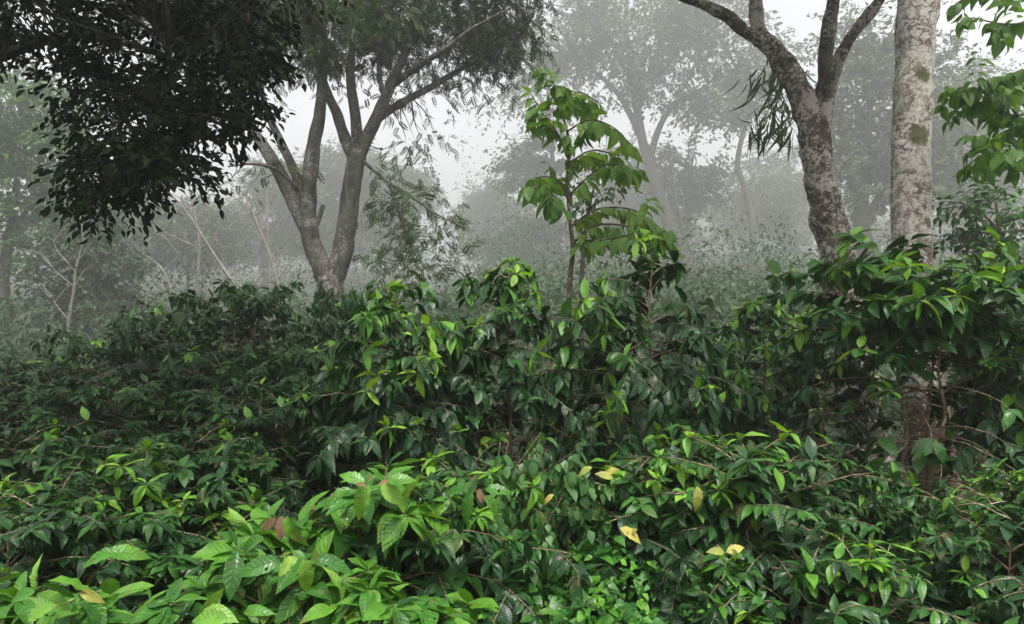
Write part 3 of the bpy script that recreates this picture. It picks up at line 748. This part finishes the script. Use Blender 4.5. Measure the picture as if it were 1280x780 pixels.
def shrub(kind, px, py, Y, label, group=None, wide=1.0, rot=None, cat='coffee shrub', name=None):
    if kind not in proto_obj:
        proto_obj[kind] = protos[kind](); o = proto_obj[kind]
    else: o = copy_tree(proto_obj[kind])
    x = (px - 640) / F * Y; gz = float(ground_z(x, Y)); ztop = CZ + (390 - py) / F * Y
    if kind not in TRUE_H:
        z_ = []
        for ch in o.children:
            a_ = np.empty(len(ch.data.vertices) * 3, np.float32); ch.data.vertices.foreach_get('co', a_); z_.append(a_[2::3])
        TRUE_H[kind] = float(np.percentile(np.concatenate(z_), 98.3))
    s = (ztop - gz) / TRUE_H[kind]
    o.location = (x, Y, gz); o.scale = (s ** .5 * wide, s ** .5 * wide, s); o.rotation_euler = (0, 0, (px * 1.37 + py * .73 + Y * 2.1) % 6.28 if rot is None else rot)
    tag(o, label, cat, group)
    if name: o.name = name
    return o


gm, gl, gf, gn = 'tall coffee shrubs of the middle row', 'dark coffee shrubs on the left', 'low coffee shrubs of the front row', 'big-leaved plants along the bottom'
shrub('tall', 800, 322, 6.0, 'tallest middle coffee shrub, its domed top just under the young drooping-leaved tree', gm, .82)
shrub('tall2', 634, 340, 6.2, 'pointed dark coffee shrub left of the young tree stem', gm, .82)
shrub('tall3', 495, 372, 6.0, 'coffee shrub with light shoot tips just right of the many-stemmed shade tree', gm, .82)
shrub('dome', 1150, 314, 5.6, 'broad leafy coffee shrub with bare lower twigs in front of the whitish trunk', gm, 1.05, cat='coffee shrub')
shrub('tall2', 955, 382, 8.2, 'coffee shrub below the thin curved misty trunk', gm)
shrub('tall', 1335, 340, 5.6, 'coffee shrub cut off by the right edge below the broad oval leaves', gm)
shrub('tall3', 425, 470, 6.4, 'low coffee shrub directly in front of the shade tree foot', gm, .65)
shrub('tall', 568, 455, 7.4, 'coffee shrub in the dip between the two pointed middle shrubs', gm, .8)
shrub('tall2', 716, 455, 7.4, 'coffee shrub standing around the foot of the young tree', gm, .7)
shrub('tall3', 892, 440, 6.9, 'coffee shrub adjoining the right side of the tallest middle one', gm, .7)
shrub('tall2', 1030, 392, 6.7, 'coffee shrub below the base of the leaning lichen-barked tree', gm, .75)
shrub('tall2', 1238, 405, 8.8, 'dark shrub seen behind the bare twigs right of the whitish trunk', gm, .9)
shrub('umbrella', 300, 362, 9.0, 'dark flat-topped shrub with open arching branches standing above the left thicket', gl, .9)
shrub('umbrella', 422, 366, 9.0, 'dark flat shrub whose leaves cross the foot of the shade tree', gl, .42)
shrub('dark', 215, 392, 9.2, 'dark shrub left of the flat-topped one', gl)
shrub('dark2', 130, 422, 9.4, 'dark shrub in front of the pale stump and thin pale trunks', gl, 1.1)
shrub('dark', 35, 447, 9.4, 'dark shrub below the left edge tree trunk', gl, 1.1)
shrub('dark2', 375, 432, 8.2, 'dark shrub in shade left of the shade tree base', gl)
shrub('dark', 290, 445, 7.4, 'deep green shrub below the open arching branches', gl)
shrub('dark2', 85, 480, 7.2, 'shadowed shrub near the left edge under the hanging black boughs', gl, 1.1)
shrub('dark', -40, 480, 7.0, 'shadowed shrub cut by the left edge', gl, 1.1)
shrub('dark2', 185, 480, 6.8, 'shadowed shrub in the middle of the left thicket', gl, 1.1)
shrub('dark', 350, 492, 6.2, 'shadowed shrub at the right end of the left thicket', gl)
shrub('front3', 20, 545, 5.4, 'dim shrub at the left edge behind the bright front leaves', gl, 1.1)
shrub('front3', 240, 545, 5.4, 'dim low shrub above the bright left front shrub', gl, 1.1)
shrub('front', 150, 583, 4.4, 'bright low shrub topped by a tier of shining leaves on the left', gf, 1.1)
shrub('front3', 45, 625, 3.9, 'low shrub under the left edge of the front row', gf)
shrub('front2', 270, 618, 4.2, 'low shrub between the bright left shrub and the withered brown leaf', gf)
shrub('front', 560, 598, 4.1, 'low shrub carrying the curled brown leaf beside its tip', gf)
shrub('front3', 690, 618, 4.6, 'low tangled shrub left of the yellow-tipped shoots', gf)
shrub('front2', 800, 588, 4.4, 'low shrub with yellow-green shoot tips below the tallest middle shrub', gf)
shrub('front', 920, 555, 4.4, 'spreading light green low shrub with the hanging yellowed leaf', gf, 1.15)
shrub('front3', 1000, 610, 4.5, 'low shrub right of the spreading light green one', gf, .85)
shrub('front3', 1070, 605, 4.9, 'low open shrub with thin crossing twigs left of the whitish trunk base', gf, .75)
shrub('front2', 1285, 590, 4.6, 'low shrub at the right edge beside the whitish trunk base', gf, .85)
shrub('front', 1175, 700, 4.0, 'small shrub in front of the whitish trunk base', gf)
shrub('front3', 1270, 640, 3.7, 'small shrub in the lower right corner', gf)
shrub('front2', 1060, 690, 3.5, 'small shrub at the bottom right of centre among yellow-green leaves', gf)
shrub('big', 450, 598, 3.7, 'large-leaved plant with ribbed pale leaves left of the bottom centre', gn, 1.15, cat='leafy plant', name='broad_leaf_plant')
shrub('big', 345, 672, 3.1, 'large-leaved plant bearing the withered brown leaf', gn, cat='leafy plant', name='broad_leaf_plant')
shrub('big', 70, 735, 2.7, 'large-leaved bright plant in the lower left corner', gn, cat='leafy plant', name='broad_leaf_plant')
shrub('big', 235, 728, 3.0, 'large-leaved plant on the bottom edge right of the corner one', gn, cat='leafy plant', name='broad_leaf_plant')
shrub('big', 500, 735, 2.9, 'low large-leaved plant at the bottom edge below the ribbed pale leaves', gn, cat='leafy plant', name='broad_leaf_plant')

# ---------------------------------------------------------------- single leaves the photo shows one by one, and a climber
RIB = [leaf_tpl(11, 5, .46, .2, .5, .04, 6), leaf_tpl(11, 5, .42, .35, .7, .045, 6), leaf_tpl(11, 5, .5, .1, .35, .05, 5)]


def find(label_part):
    return next(o for o in COL.objects if label_part in str(o.get('label', '')))


def accent(root, name, label, mat, items, tpls=RIB):
    th = root.rotation_euler.z; c_, s_ = math.cos(-th), math.sin(-th); loc = np.array(root.location); sca = np.array(root.scale)
    for px, py, Y, ang, spx, t in items:
        lf = MB(); a = math.radians(ang + rng.normal() * 9); Y = Y + rng.uniform(-.03, .1); p = P(px, py, Y); spx = spx * rng.uniform(.72, 1.0); t = max(0, t - .12 * rng.random())
        d = nrm(np.array([math.cos(a), -.25 + rng.normal() * .3, math.sin(a)]))
        n = nrm(np.array([rng.normal() * .45, -.75, .8]))
        inst(lf, tpls[rng.integers(len(tpls))], np.array([p]), d[None], n[None], np.array([spx / F * Y]), np.array([t]))
        w_ = lf.v[0] - loc
        lf.v[0] = (np.stack([w_[:, 0] * c_ - w_[:, 1] * s_, w_[:, 0] * s_ + w_[:, 1] * c_, w_[:, 2]], 1) / sca).astype(np.float32)
        o = lf.build(name, MAT[mat], root); o['label'] = label


r_ = find('ribbed pale leaves left')
accent(r_, 'pale_leaf', 'pale ribbed leaf splayed from the top shoot', 'bigleaf', [(462, 606, 3.2, 235, 58, .93), (476, 606, 3.2, -50, 52, 1), (456, 603, 3.2, 150, 48, .75), (482, 602, 3.2, 5, 46, .7), (440, 612, 3.2, 190, 50, .6)])
accent(r_, 'reddish_shoot', 'small reddish shoot between the pale ribbed leaves', 'withered', [(458, 607, 3.15, 160, 16, .9), (474, 606, 3.15, 20, 14, 1)])
r_ = find('bearing the withered brown leaf')
accent(r_, 'withered_leaf', 'brown withered leaf', 'withered', [(352, 645, 2.8, 250, 34, .6), (345, 648, 2.8, 205, 30, .3)])
accent(r_, 'pale_leaf', 'large ribbed pale green leaf', 'bigleaf', [(358, 645, 2.75, -80, 52, .72), (372, 698, 2.6, 215, 52, 1), (380, 698, 2.6, -85, 58, .9), (392, 700, 2.6, 10, 60, .35), (330, 672, 2.8, 200, 58, .55), (350, 700, 2.6, 170, 52, .4)])
r_ = find('curled brown leaf')
accent(r_, 'withered_leaf', 'curled brown leaf at the shoot tip', 'withered', [(598, 612, 3.6, -70, 24, .8), (603, 612, 3.6, 240, 22, .4)])
accent(r_, 'broad_leaf', 'broad shining leaf beside the brown one', 'bigleaf', [(590, 616, 3.6, 250, 46, .55), (604, 620, 3.6, -28, 48, .6), (585, 612, 3.6, 185, 40, .4), (606, 612, 3.6, 12, 44, .45)])
r_ = find('yellow-green shoot tips')
accent(r_, 'yellow_leaf', 'yellowed leaf on a shoot tip', 'yellow', [(766, 598, 4.0, 165, 26, .4), (756, 592, 4.0, 40, 24, .6), (740, 584, 4.0, 190, 22, .3), (732, 606, 4.0, 215, 20, .5), (692, 618, 4.0, 200, 18, .8), (775, 660, 3.6, -8, 34, .7), (797, 662, 3.6, 200, 22, .5)])
r_ = find('hanging yellowed leaf')
accent(r_, 'yellow_leaf', 'yellowed leaf hanging from the shrub', 'yellow', [(872, 608, 3.9, -80, 36, .35), (905, 690, 3.5, 165, 24, .3), (908, 690, 3.5, 30, 26, .7), (915, 686, 3.5, -60, 22, .2)])
r_ = find('lower left corner')
accent(r_, 'pale_leaf', 'broad smooth pale leaf at the corner', 'bigleaf', [(48, 738, 2.2, 110, 46, .97), (60, 726, 2.2, 5, 72, .78), (46, 742, 2.2, -40, 48, .82), (44, 740, 2.2, 200, 40, .6), (130, 694, 2.4, 10, 60, .72), (150, 690, 2.4, 175, 48, .6), (35, 775, 2.1, 20, 50, .9)])
accent(r_, 'yellow_leaf', 'yellowing leaf among the corner leaves', 'yellow', [(100, 738, 2.3, -20, 34, .4)])
r_ = find('bottom edge right of the corner one')
accent(r_, 'pale_leaf', 'curling yellow-green leaf at the bottom edge', 'bigleaf', [(255, 762, 2.3, 10, 62, .95), (285, 775, 2.3, 165, 55, .85), (225, 770, 2.3, 190, 52, .6), (305, 765, 2.4, 30, 44, .7)])

vp = np.array([P(645, 720, 4.0), P(640, 660, 4.02), P(655, 600, 4.05), P(690, 560, 4.1)])
vb = P(650, 806, 4.0); vb[2] = float(ground_z(vb[0], vb[1]))
vine = empty('climbing_vine', vb); tag(vine, 'light green climber with small heart-shaped leaves hanging over the low shrubs at bottom centre', 'vine')
lf = MB()
for k in range(6):
    q_ = np.vstack([[vb], vp + rng.normal(size=(4, 3)) * np.array([.12, .05, .05]) + np.array([(k - 2.5) * .05, 0, 0])]) - vb
    mb = MB(); tube(mb, q_, np.array([.005, .004, .004, .003, .002]), 5, 4); mb.build('stem', MAT['twig'], vine)
    leafy_branch(lf, q_, None, .045, .085, [leaf_tpl(5, 3, .7, .15, .25, peak=.62, petiole=.15), leaf_tpl(5, 3, .62, .25, .4, peak=.62, petiole=.15)], .12, 1.0, (.1, .85), .2, .7, .35)
    for _ in range(7):
        c_ = catmull(q_, 4); s0 = c_[rng.integers(4, len(c_))]; e_ = s0 + np.array([rng.normal() * .16, -abs(rng.normal()) * .06, -.12 - .1 * rng.random()])
        leafy_branch(lf, np.array([s0, (s0 + e_) / 2 + [0, -.03, .04], e_]), None, .04, .08, [leaf_tpl(5, 3, .68, .15, .25, peak=.62, petiole=.15)], .1, 1.0, (.1, .85), .2, .7, .35)
lf.build('foliage', MAT['under'], vine)

# ---------------------------------------------------------------- background trees in the mist
BGF = 3.2
def mist_tree(name, label, cat, Y, paths, blobs, leaf, *a, **k):
    k['spray'] = k.get('spray', .6) * BGF; k['tw_r'] = k.get('tw_r', .015) * BGF
    blobs = [(*b[:5], b[5] * BGF) if len(b) > 5 else b for b in blobs]
    k['per'] = 13
    blobs = [(*b[:4], int(b[4] * 2.0), *b[5:]) for b in blobs]; k['spray'] *= .75
    return tree(name, label, cat, Y * BGF, paths, blobs, leaf * BGF * .62, *a, **k)


FAR = [diamond(.55, .1, .1), diamond(.45, .2, .2)]
mist_tree('misty_tree', 'tall misty tree with a leaning trunk and wide airy crown above the young tree', 'tree', 38,
     [[(866, 345, 18), (842, 292, 17), (818, 225, 14), (804, 180, 12), (797, 140, 10), (789, 95, 8), (783, 40, 5)],
      [(812, 205, 9), (822, 165, 8), (842, 132, 6), (885, 106, 3)], [(804, 178, 9), (778, 125, 7), (750, 95, 5), (715, 70, 3)],
      [(797, 140, 8), (812, 90, 6), (828, 45, 4), (838, 0, 3)], [(790, 105, 6), (768, 60, 5), (755, 15, 3)], [(860, 318, 12), (850, 270, 6), (836, 235, 4)]],
     [(715, 40, 70, 40, 150), (790, 35, 80, 50, 190), (850, 55, 45, 38, 90), (755, 95, 55, 30, 75), (690, 95, 45, 22, 46), (865, 130, 32, 14, 20), (640, 125, 32, 18, 26), (790, -22, 165, 34, 240), (820, 110, 45, 22, 34)],
     .42, MAT['forest'], MAT['bark_grey'], FAR, per=14, spray=1.5, tw_r=.03, tint=(.1, .9), gap=.15)
mist_tree('misty_tree', 'small round-crowned misty tree right of the leaning one', 'tree', 40,
     [[(853, 330, 10), (858, 295, 9), (862, 250, 7), (864, 215, 4)], [(856, 300, 6), (842, 265, 5), (834, 235, 3)], [(860, 270, 5), (878, 240, 4), (892, 225, 2)]],
     [(860, 205, 46, 30, 100), (835, 228, 24, 24, 44), (888, 232, 24, 20, 40), (862, 250, 35, 16, 26)], .4, MAT['forest'], MAT['bark_grey'], FAR, per=14, spray=1.2, tw_r=.03, tint=(0, .6))
mist_tree('misty_tree', 'slim misty tree with a curved trunk and one short fork right of the round-crowned one', 'tree', 36,
     [[(942, 345, 9), (941, 290, 9), (934, 243, 8), (922, 207, 7), (929, 165, 6), (935, 138, 5), (920, 85, 4), (890, 30, 4)], [(940, 268, 5), (948, 250, 4), (956, 234, 3)], [(930, 160, 4), (955, 110, 3), (965, 60, 2)]],
     [(898, 135, 40, 20, 44), (930, 110, 45, 25, 52), (915, 60, 55, 35, 90), (960, 80, 35, 40, 50), (880, 10, 60, 40, 80)], .42, MAT['forest'], MAT['bark_grey'], FAR, per=13, spray=1.3, tw_r=.025)
mist_tree('misty_tree', 'dense misty tree seen between the leaning limb and the whitish trunk', 'tree', 24,
     [[(1100, 345, 34), (1082, 310, 24), (1076, 270, 18), (1080, 225, 14), (1083, 185, 10), (1090, 120, 6)], [(1080, 275, 12), (1066, 235, 10), (1058, 190, 6)], [(1084, 280, 9), (1100, 240, 7), (1125, 205, 4)]],
     [(1090, 110, 62, 60, 230), (1068, 190, 36, 50, 110), (1130, 190, 55, 50, 150), (1160, 90, 45, 45, 110), (1185, 190, 40, 50, 90), (1085, 40, 60, 30, 80), (1110, 240, 60, 20, 50)], .32, MAT['forest'], MAT['bark_grey'], DIA, per=13, spray=.9, tw_r=.02, tint=(.0, .9))
mist_tree('misty_tree', 'misty tree with flat layered branches left of the young tree', 'tree', 40,
     [[(699, 345, 9), (696, 285, 8), (691, 205, 6), (686, 140, 4), (684, 110, 2)]],
     [(650, 207, 34, 6, 42), (662, 224, 40, 6, 46), (664, 184, 30, 6, 34), (690, 165, 28, 6, 26), (722, 212, 30, 6, 26), (655, 322, 42, 6, 50), (640, 303, 36, 6, 40), (672, 286, 34, 6, 40), (728, 300, 30, 7, 26), (690, 140, 22, 6, 18)],
     .42, MAT['forest'], MAT['bark_grey'], FAR, per=13, spray=1.3, tw_r=.03, tint=(0, .5), up=1.5)
mist_tree('misty_tree', 'bushy green misty tree filling the left edge under the black boughs', 'tree', 14.5,
     [[(34, 448, 13), (14, 405, 15), (4, 350, 14), (14, 285, 11), (22, 220, 7)], [(8, 340, 7), (-30, 290, 5), (-60, 240, 3)], [(14, 290, 6), (50, 240, 5), (80, 200, 3)]],
     [(30, 140, 80, 50, 230), (75, 195, 65, 50, 180), (10, 240, 60, 50, 170), (95, 262, 50, 40, 120), (-60, 190, 80, 80, 200), (45, 300, 50, 30, 90), (0, 100, 70, 30, 100)], .16, MAT['under'], MAT['bark_grey'], DIA, per=14, spray=.5, tw_r=.012, tint=(.1, .8))
mist_tree('misty_tree', 'dark low misty tree right of the bushy left edge one', 'tree', 12.5,
     [[(112, 445, 9), (108, 400, 9), (100, 340, 7), (96, 280, 4)], [(106, 380, 5), (130, 340, 4), (150, 310, 2)]],
     [(100, 290, 45, 35, 120), (85, 345, 55, 35, 140), (135, 330, 40, 35, 90), (60, 385, 50, 25, 90), (140, 385, 60, 18, 80)], .14, MAT['forest'], MAT['bark_grey'], DIA, per=13, spray=.4, tw_r=.01, tint=(.0, .45))
bare = [
    ('pale dead leaning tree with a long slanting trunk left of the shade tree', 27, [[(312, 380, 6), (300, 365, 6), (272, 325, 5), (250, 290, 4.5), (228, 258, 4), (205, 236, 3)], [(262, 308, 2.5), (238, 305, 2), (205, 290, 1.5), (180, 285, 1)], [(245, 280, 2.2), (258, 250, 1.6), (285, 225, 1)], [(222, 252, 2), (200, 260, 1.4), (165, 255, 1)]]),
    ('pale bare tree bending left just beside the shade tree stems', 28, [[(352, 375, 6), (346, 350, 6), (334, 310, 5), (318, 272, 4.5), (308, 245, 3.5), (318, 220, 2)], [(320, 278, 2), (298, 250, 2), (262, 234, 1.2)], [(308, 245, 2), (285, 228, 1.5), (262, 226, 1)], [(336, 315, 2), (348, 290, 1.5), (352, 262, 1)]]),
    ('straight pale bare trunk behind the slanting dead tree', 33, [[(247, 385, 5), (247, 350, 5), (249, 300, 4.5), (243, 265, 4), (236, 232, 3)], [(248, 300, 2), (262, 272, 1.5), (270, 246, 1)]]),
    ('straight pale bare trunk beside the shade tree left stem', 35, [[(338, 375, 6), (337, 345, 6), (335, 300, 5), (334, 262, 4.5), (332, 232, 3)], [(335, 290, 2), (322, 262, 1.5), (316, 240, 1)]]),
    ('slim pale trunk with a crooked top right of the pale stump', 20, [[(85, 432, 6), (86, 400, 6), (92, 365, 5), (95, 335, 4), (104, 300, 3), (100, 270, 2)], [(93, 360, 2.5), (104, 340, 2), (118, 330, 1)]]),
    ('pale thin branchy dead tree in the mist over the left thicket', 30, [[(215, 372, 4), (205, 340, 3.5), (180, 318, 3), (150, 300, 2.4), (135, 280, 1.6)], [(205, 340, 2), (225, 315, 1.6), (232, 290, 1)], [(178, 316, 2), (190, 290, 1.5), (188, 262, 1)]]),
]
for lab, Y, pths in bare:
    pths = [[(a[0], a[1], a[2] * .75, *a[3:]) for a in p_] for p_ in pths]; Y = Y * .5
    for _ in range(13):
        p_ = pths[0] if rng.random() < .6 else pths[rng.integers(len(pths))]; i_ = rng.integers(1, len(p_)); a = p_[i_]; u_ = rng.random()
        x_, y_ = a[0] * u_ + p_[i_ - 1][0] * (1 - u_), a[1] * u_ + p_[i_ - 1][1] * (1 - u_); sg = rng.choice([-1, 1]); l_ = rng.uniform(14, 42)
        pths.append([(x_, y_, 1.7), (x_ + sg * l_ * .45, y_ - l_ * rng.uniform(.3, .7), 1.2), (x_ + sg * l_ * rng.uniform(.5, .9), y_ - l_ * rng.uniform(.7, 1.2), .6)])
    mist_tree('bare_tree', lab, 'dead tree', Y, pths, [], .1, None, MAT['bark_bare'], group='pale leafless trees in the mist', k=6, sub=4, rough=.1, flare=1.1)
mist_tree('tree_stump', 'short broken pale trunk standing behind the left thicket', 'tree stump', 19, [[(60, 450, 8), (59, 425, 8), (58, 408, 8), (63, 398, 6)]], [], .1, None, MAT['bark_bare'], k=8, sub=4, rough=.15)
mids = [
    ('broad faint tree behind the slanting dead trees', 30, 235, 385, 262, 60, 5), ('faint rounded tree behind the shade tree left stems', 44, 330, 370, 200, 70, 7), ('faint tree showing between the trunks of the shade tree', 46, 425, 365, 175, 60, 9),
    ('pale tree fading out right of the shade tree, behind its drooping sprays', 50, 492, 365, 200, 45, 8), ('very faint tree left of the flat layered one', 62, 600, 350, 215, 40, 7),
    ('faint tall tree right of the whitish trunk', 34, 1240, 350, 95, 85, 10), ('faint broad tree behind the slim curved one', 52, 985, 345, 150, 55, 9),
    ('faint tree behind the small round-crowned one', 56, 760, 345, 160, 50, 8), ('faint tree behind the bushy left edge one', 27, 160, 385, 250, 60, 6),
]
for lab, Y, px, pb, pt, rw, tw_ in mids:
    h = pb - pt
    j = lambda a: random.uniform(-a, a)
    paths = [[(px + j(8), pb, tw_), (px + j(8), pb - h * .35, tw_ * .8), (px + j(10), pb - h * .65, tw_ * .5), (px + j(12), pt + h * .1, tw_ * .25)],
             [(px, pb - h * .4, tw_ * .45), (px - rw * .4, pb - h * .6, tw_ * .3), (px - rw * .7, pb - h * .72, tw_ * .15)],
             [(px, pb - h * .45, tw_ * .45), (px + rw * .4, pb - h * .65, tw_ * .3), (px + rw * .7, pb - h * .75, tw_ * .15)]]
    blobs = [(px + j(rw * .7), pt + h * (.1 + .5 * random.random()), rw * random.uniform(.45, .7), h * random.uniform(.13, .2), int(rw * 1.7), j(2.5)) for _ in range(7)]
    mist_tree('misty_tree', lab, 'tree', Y, paths, blobs, .45 * Y / 50, MAT['forest'], MAT['bark_grey'], FAR, group='faint trees deep in the mist', k=6, sub=3, per=13, spray=1.5 * Y / 50, tw_r=.02, tint=(.0, .8))
# layered young tree on the right edge
tree('understory_tree', 'small tree with flat dark leaf tiers at the right edge under the broad oval leaves', 'tree', 11,
     [[(1262, 420, 8), (1258, 350, 7), (1250, 300, 5), (1245, 250, 3)], [(1254, 318, 4), (1225, 300, 3), (1190, 295, 2)], [(1250, 290, 3), (1220, 260, 3), (1185, 252, 2)], [(1252, 300, 3), (1285, 285, 2), (1310, 280, 2)]],
     [(1218, 254, 42, 8, 30), (1190, 262, 18, 6, 12), (1240, 292, 48, 8, 36), (1200, 303, 30, 8, 20), (1275, 270, 30, 10, 22), (1260, 318, 40, 10, 26), (1250, 240, 22, 8, 12)], .15, MAT['under'], MAT['twig'], MID, k=6, sub=4, per=9, spray=.4, tw_r=.006, tint=(.0, .6), up=1.6)


# ---------------------------------------------------------------- masses nobody could count
def mass_shrub(mb, c, R, H, n, leaf, tint, tpls):
    d = nrm(rng.normal(size=(n, 3))); d[:, 2] = np.abs(d[:, 2])
    r = (.55 + .45 * rng.random(n)) ** .7
    pos = c + d * r[:, None] * np.array([R, R, H])
    nn = nrm(d * .4 + np.array([0, 0, 1]) + rng.normal(size=(n, 3)) * .4)
    dd = nrm(d * np.array([1, 1, .1]) + rng.normal(size=(n, 3)) * .6 + np.array([0, 0, -.2]))
    t0 = rng.uniform(*tint)
    inst_var(mb, tpls, pos, dd, nn, leaf * (.6 + .8 * rng.random(n)), np.clip(t0 + rng.normal(size=n) * .13, 0, 1))


mb = MB()
for i in range(960):
    y = 24 + 190 * rng.random() ** 1.5 if i > 200 else rng.uniform(9.5, 25); x = rng.uniform(-.8, .8) * (y + 3)
    g = float(ground_z(x, y)); h = rng.uniform(.45, 1.4) * (1 if rng.random() > .16 else 2.4) * (1 if i > 200 else .65) * (1.9 if y > 50 and rng.random() < .35 else 1)
    mass_shrub(mb, np.array([x, y, g]), rng.uniform(.8, 1.7) * (1 + y / 70) * (1 if y < 75 else 1.5), h * (1 + y / 90) * (1 if y < 75 else rng.uniform(1.2, 3.2)), int(190 if y < 60 else 210), .13 + .0045 * y, (.0, .42), MID if y < 18 else DIA)
tag(mb.build('undergrowth', MAT['forest']), 'misty green undergrowth carpeting the rising slope behind the shrubs', 'undergrowth', kind='stuff')

mb, tk = MB(), MB()
for i in range(150):
    y = rng.uniform(185, 385); x = rng.uniform(-.8, .8) * y
    if abs(x) > 245 or -.15 < x / y < .0: continue
    g = float(ground_z(x, y)); H = rng.uniform(16, 29) * (1.0 if x < 0 else .75)
    tube(tk, np.array([[x, y, g - .3], [x + rng.normal() * .4, y, g + H * .5], [x + rng.normal() * .7, y, g + H * .85]]), np.array([.3, .22, .08]), 6, 3)
    for b in range(6):
        c = np.array([x + rng.normal() * H * .2, y + rng.normal() * H * .2, g + H * rng.uniform(.4, .92)]); R = H * rng.uniform(.13, .24)
        mass_shrub(mb, c, R, R * .7, 230, 1.2, (.1, .8), FAR)
fo = mb.build('distant_forest', MAT['forest']); tag(fo, 'far wood on the hillside dissolving into white mist', 'forest', kind='stuff')
tk.build('distant_trunks', MAT['bark_grey'], fo)

# low ground cover between the shrubs
mb = MB()
HEART = [leaf_tpl(4, 3, .75, .15, .25, peak=.6), leaf_tpl(4, 3, .65, .25, .4, peak=.65)]
n = 15000
y = rng.uniform(2.2, 8.5, n); x = rng.uniform(-1, 1, n) * (y * .8 + .5)
hgt = np.array([.5 + .5 * noise.noise(Vector((a * 1.1, b * 1.1, 3))) for a, b in zip(x, y)]) * .5 + .05
z = ground_z(x, y) + hgt * rng.random(n) ** .6
nn = nrm(np.array([0, -.2, 1]) + rng.normal(size=(n, 3)) * .4); dd = nrm(rng.normal(size=(n, 3)) * np.array([1, 1, .3]) + np.array([0, -.2, -.15]))
inst_var(mb, HEART, np.stack([x, y, z], 1), dd, nn, rng.uniform(.04, .1, n), np.clip(rng.normal(.5, .2, n), 0, 1))
n = 5000
y = rng.uniform(2.9, 4.3, n); x = rng.uniform(-.15, 1.3, n)
top = np.array([.42 + .42 * noise.noise(Vector((a * 2.1, b * 2.1, 8))) for a, b in zip(x, y)]) + .22 * sstep(3, 3.7, y)
z = ground_z(x, y) + top * (.35 + .65 * rng.random(n) ** .5)
nn = nrm(np.array([0, -.3, 1]) + rng.normal(size=(n, 3)) * .4); dd = nrm(rng.normal(size=(n, 3)) * np.array([1, 1, .3]) + np.array([0, -.3, -.2]))
inst_var(mb, HEART, np.stack([x, y, z], 1), dd, nn, rng.uniform(.02, .085, n) * (.6 + .8 * rng.random(n)), np.clip(rng.normal(.45, .28, n), 0, 1))
tag(mb.build('ground_cover', MAT['cover']), 'bright small-leaved ground cover under the front shrubs', 'ground cover', kind='stuff')

# ---------------------------------------------------------------- camera and render settings
cam = bpy.data.cameras.new('camera'); co = bpy.data.objects.new('camera', cam); COL.objects.link(co)
cam.sensor_width = 36; cam.lens = F / 1280 * 36; cam.clip_end = 600; cam.clip_start = .05
co.location = (0, 0, CZ); co.rotation_euler = (PI / 2, 0, 0); sc.camera = co
sc.view_settings.view_transform = 'Standard'; sc.view_settings.look = 'None'; sc.view_settings.exposure = 1.75; sc.view_settings.gamma = 1
sc.render.engine = 'CYCLES'
cy = sc.cycles; cy.max_bounces = 8; cy.diffuse_bounces = 2; cy.glossy_bounces = 2; cy.transmission_bounces = 4; cy.volume_bounces = 3; cy.transparent_max_bounces = 8
cy.use_denoising = True; cy.denoiser = 'OPENIMAGEDENOISE'; cy.denoising_input_passes = 'RGB_ALBEDO_NORMAL'; cy.denoising_prefilter = 'ACCURATE'
cy.sample_clamp_indirect = 6; cy.use_adaptive_sampling = True; cy.adaptive_threshold = .012
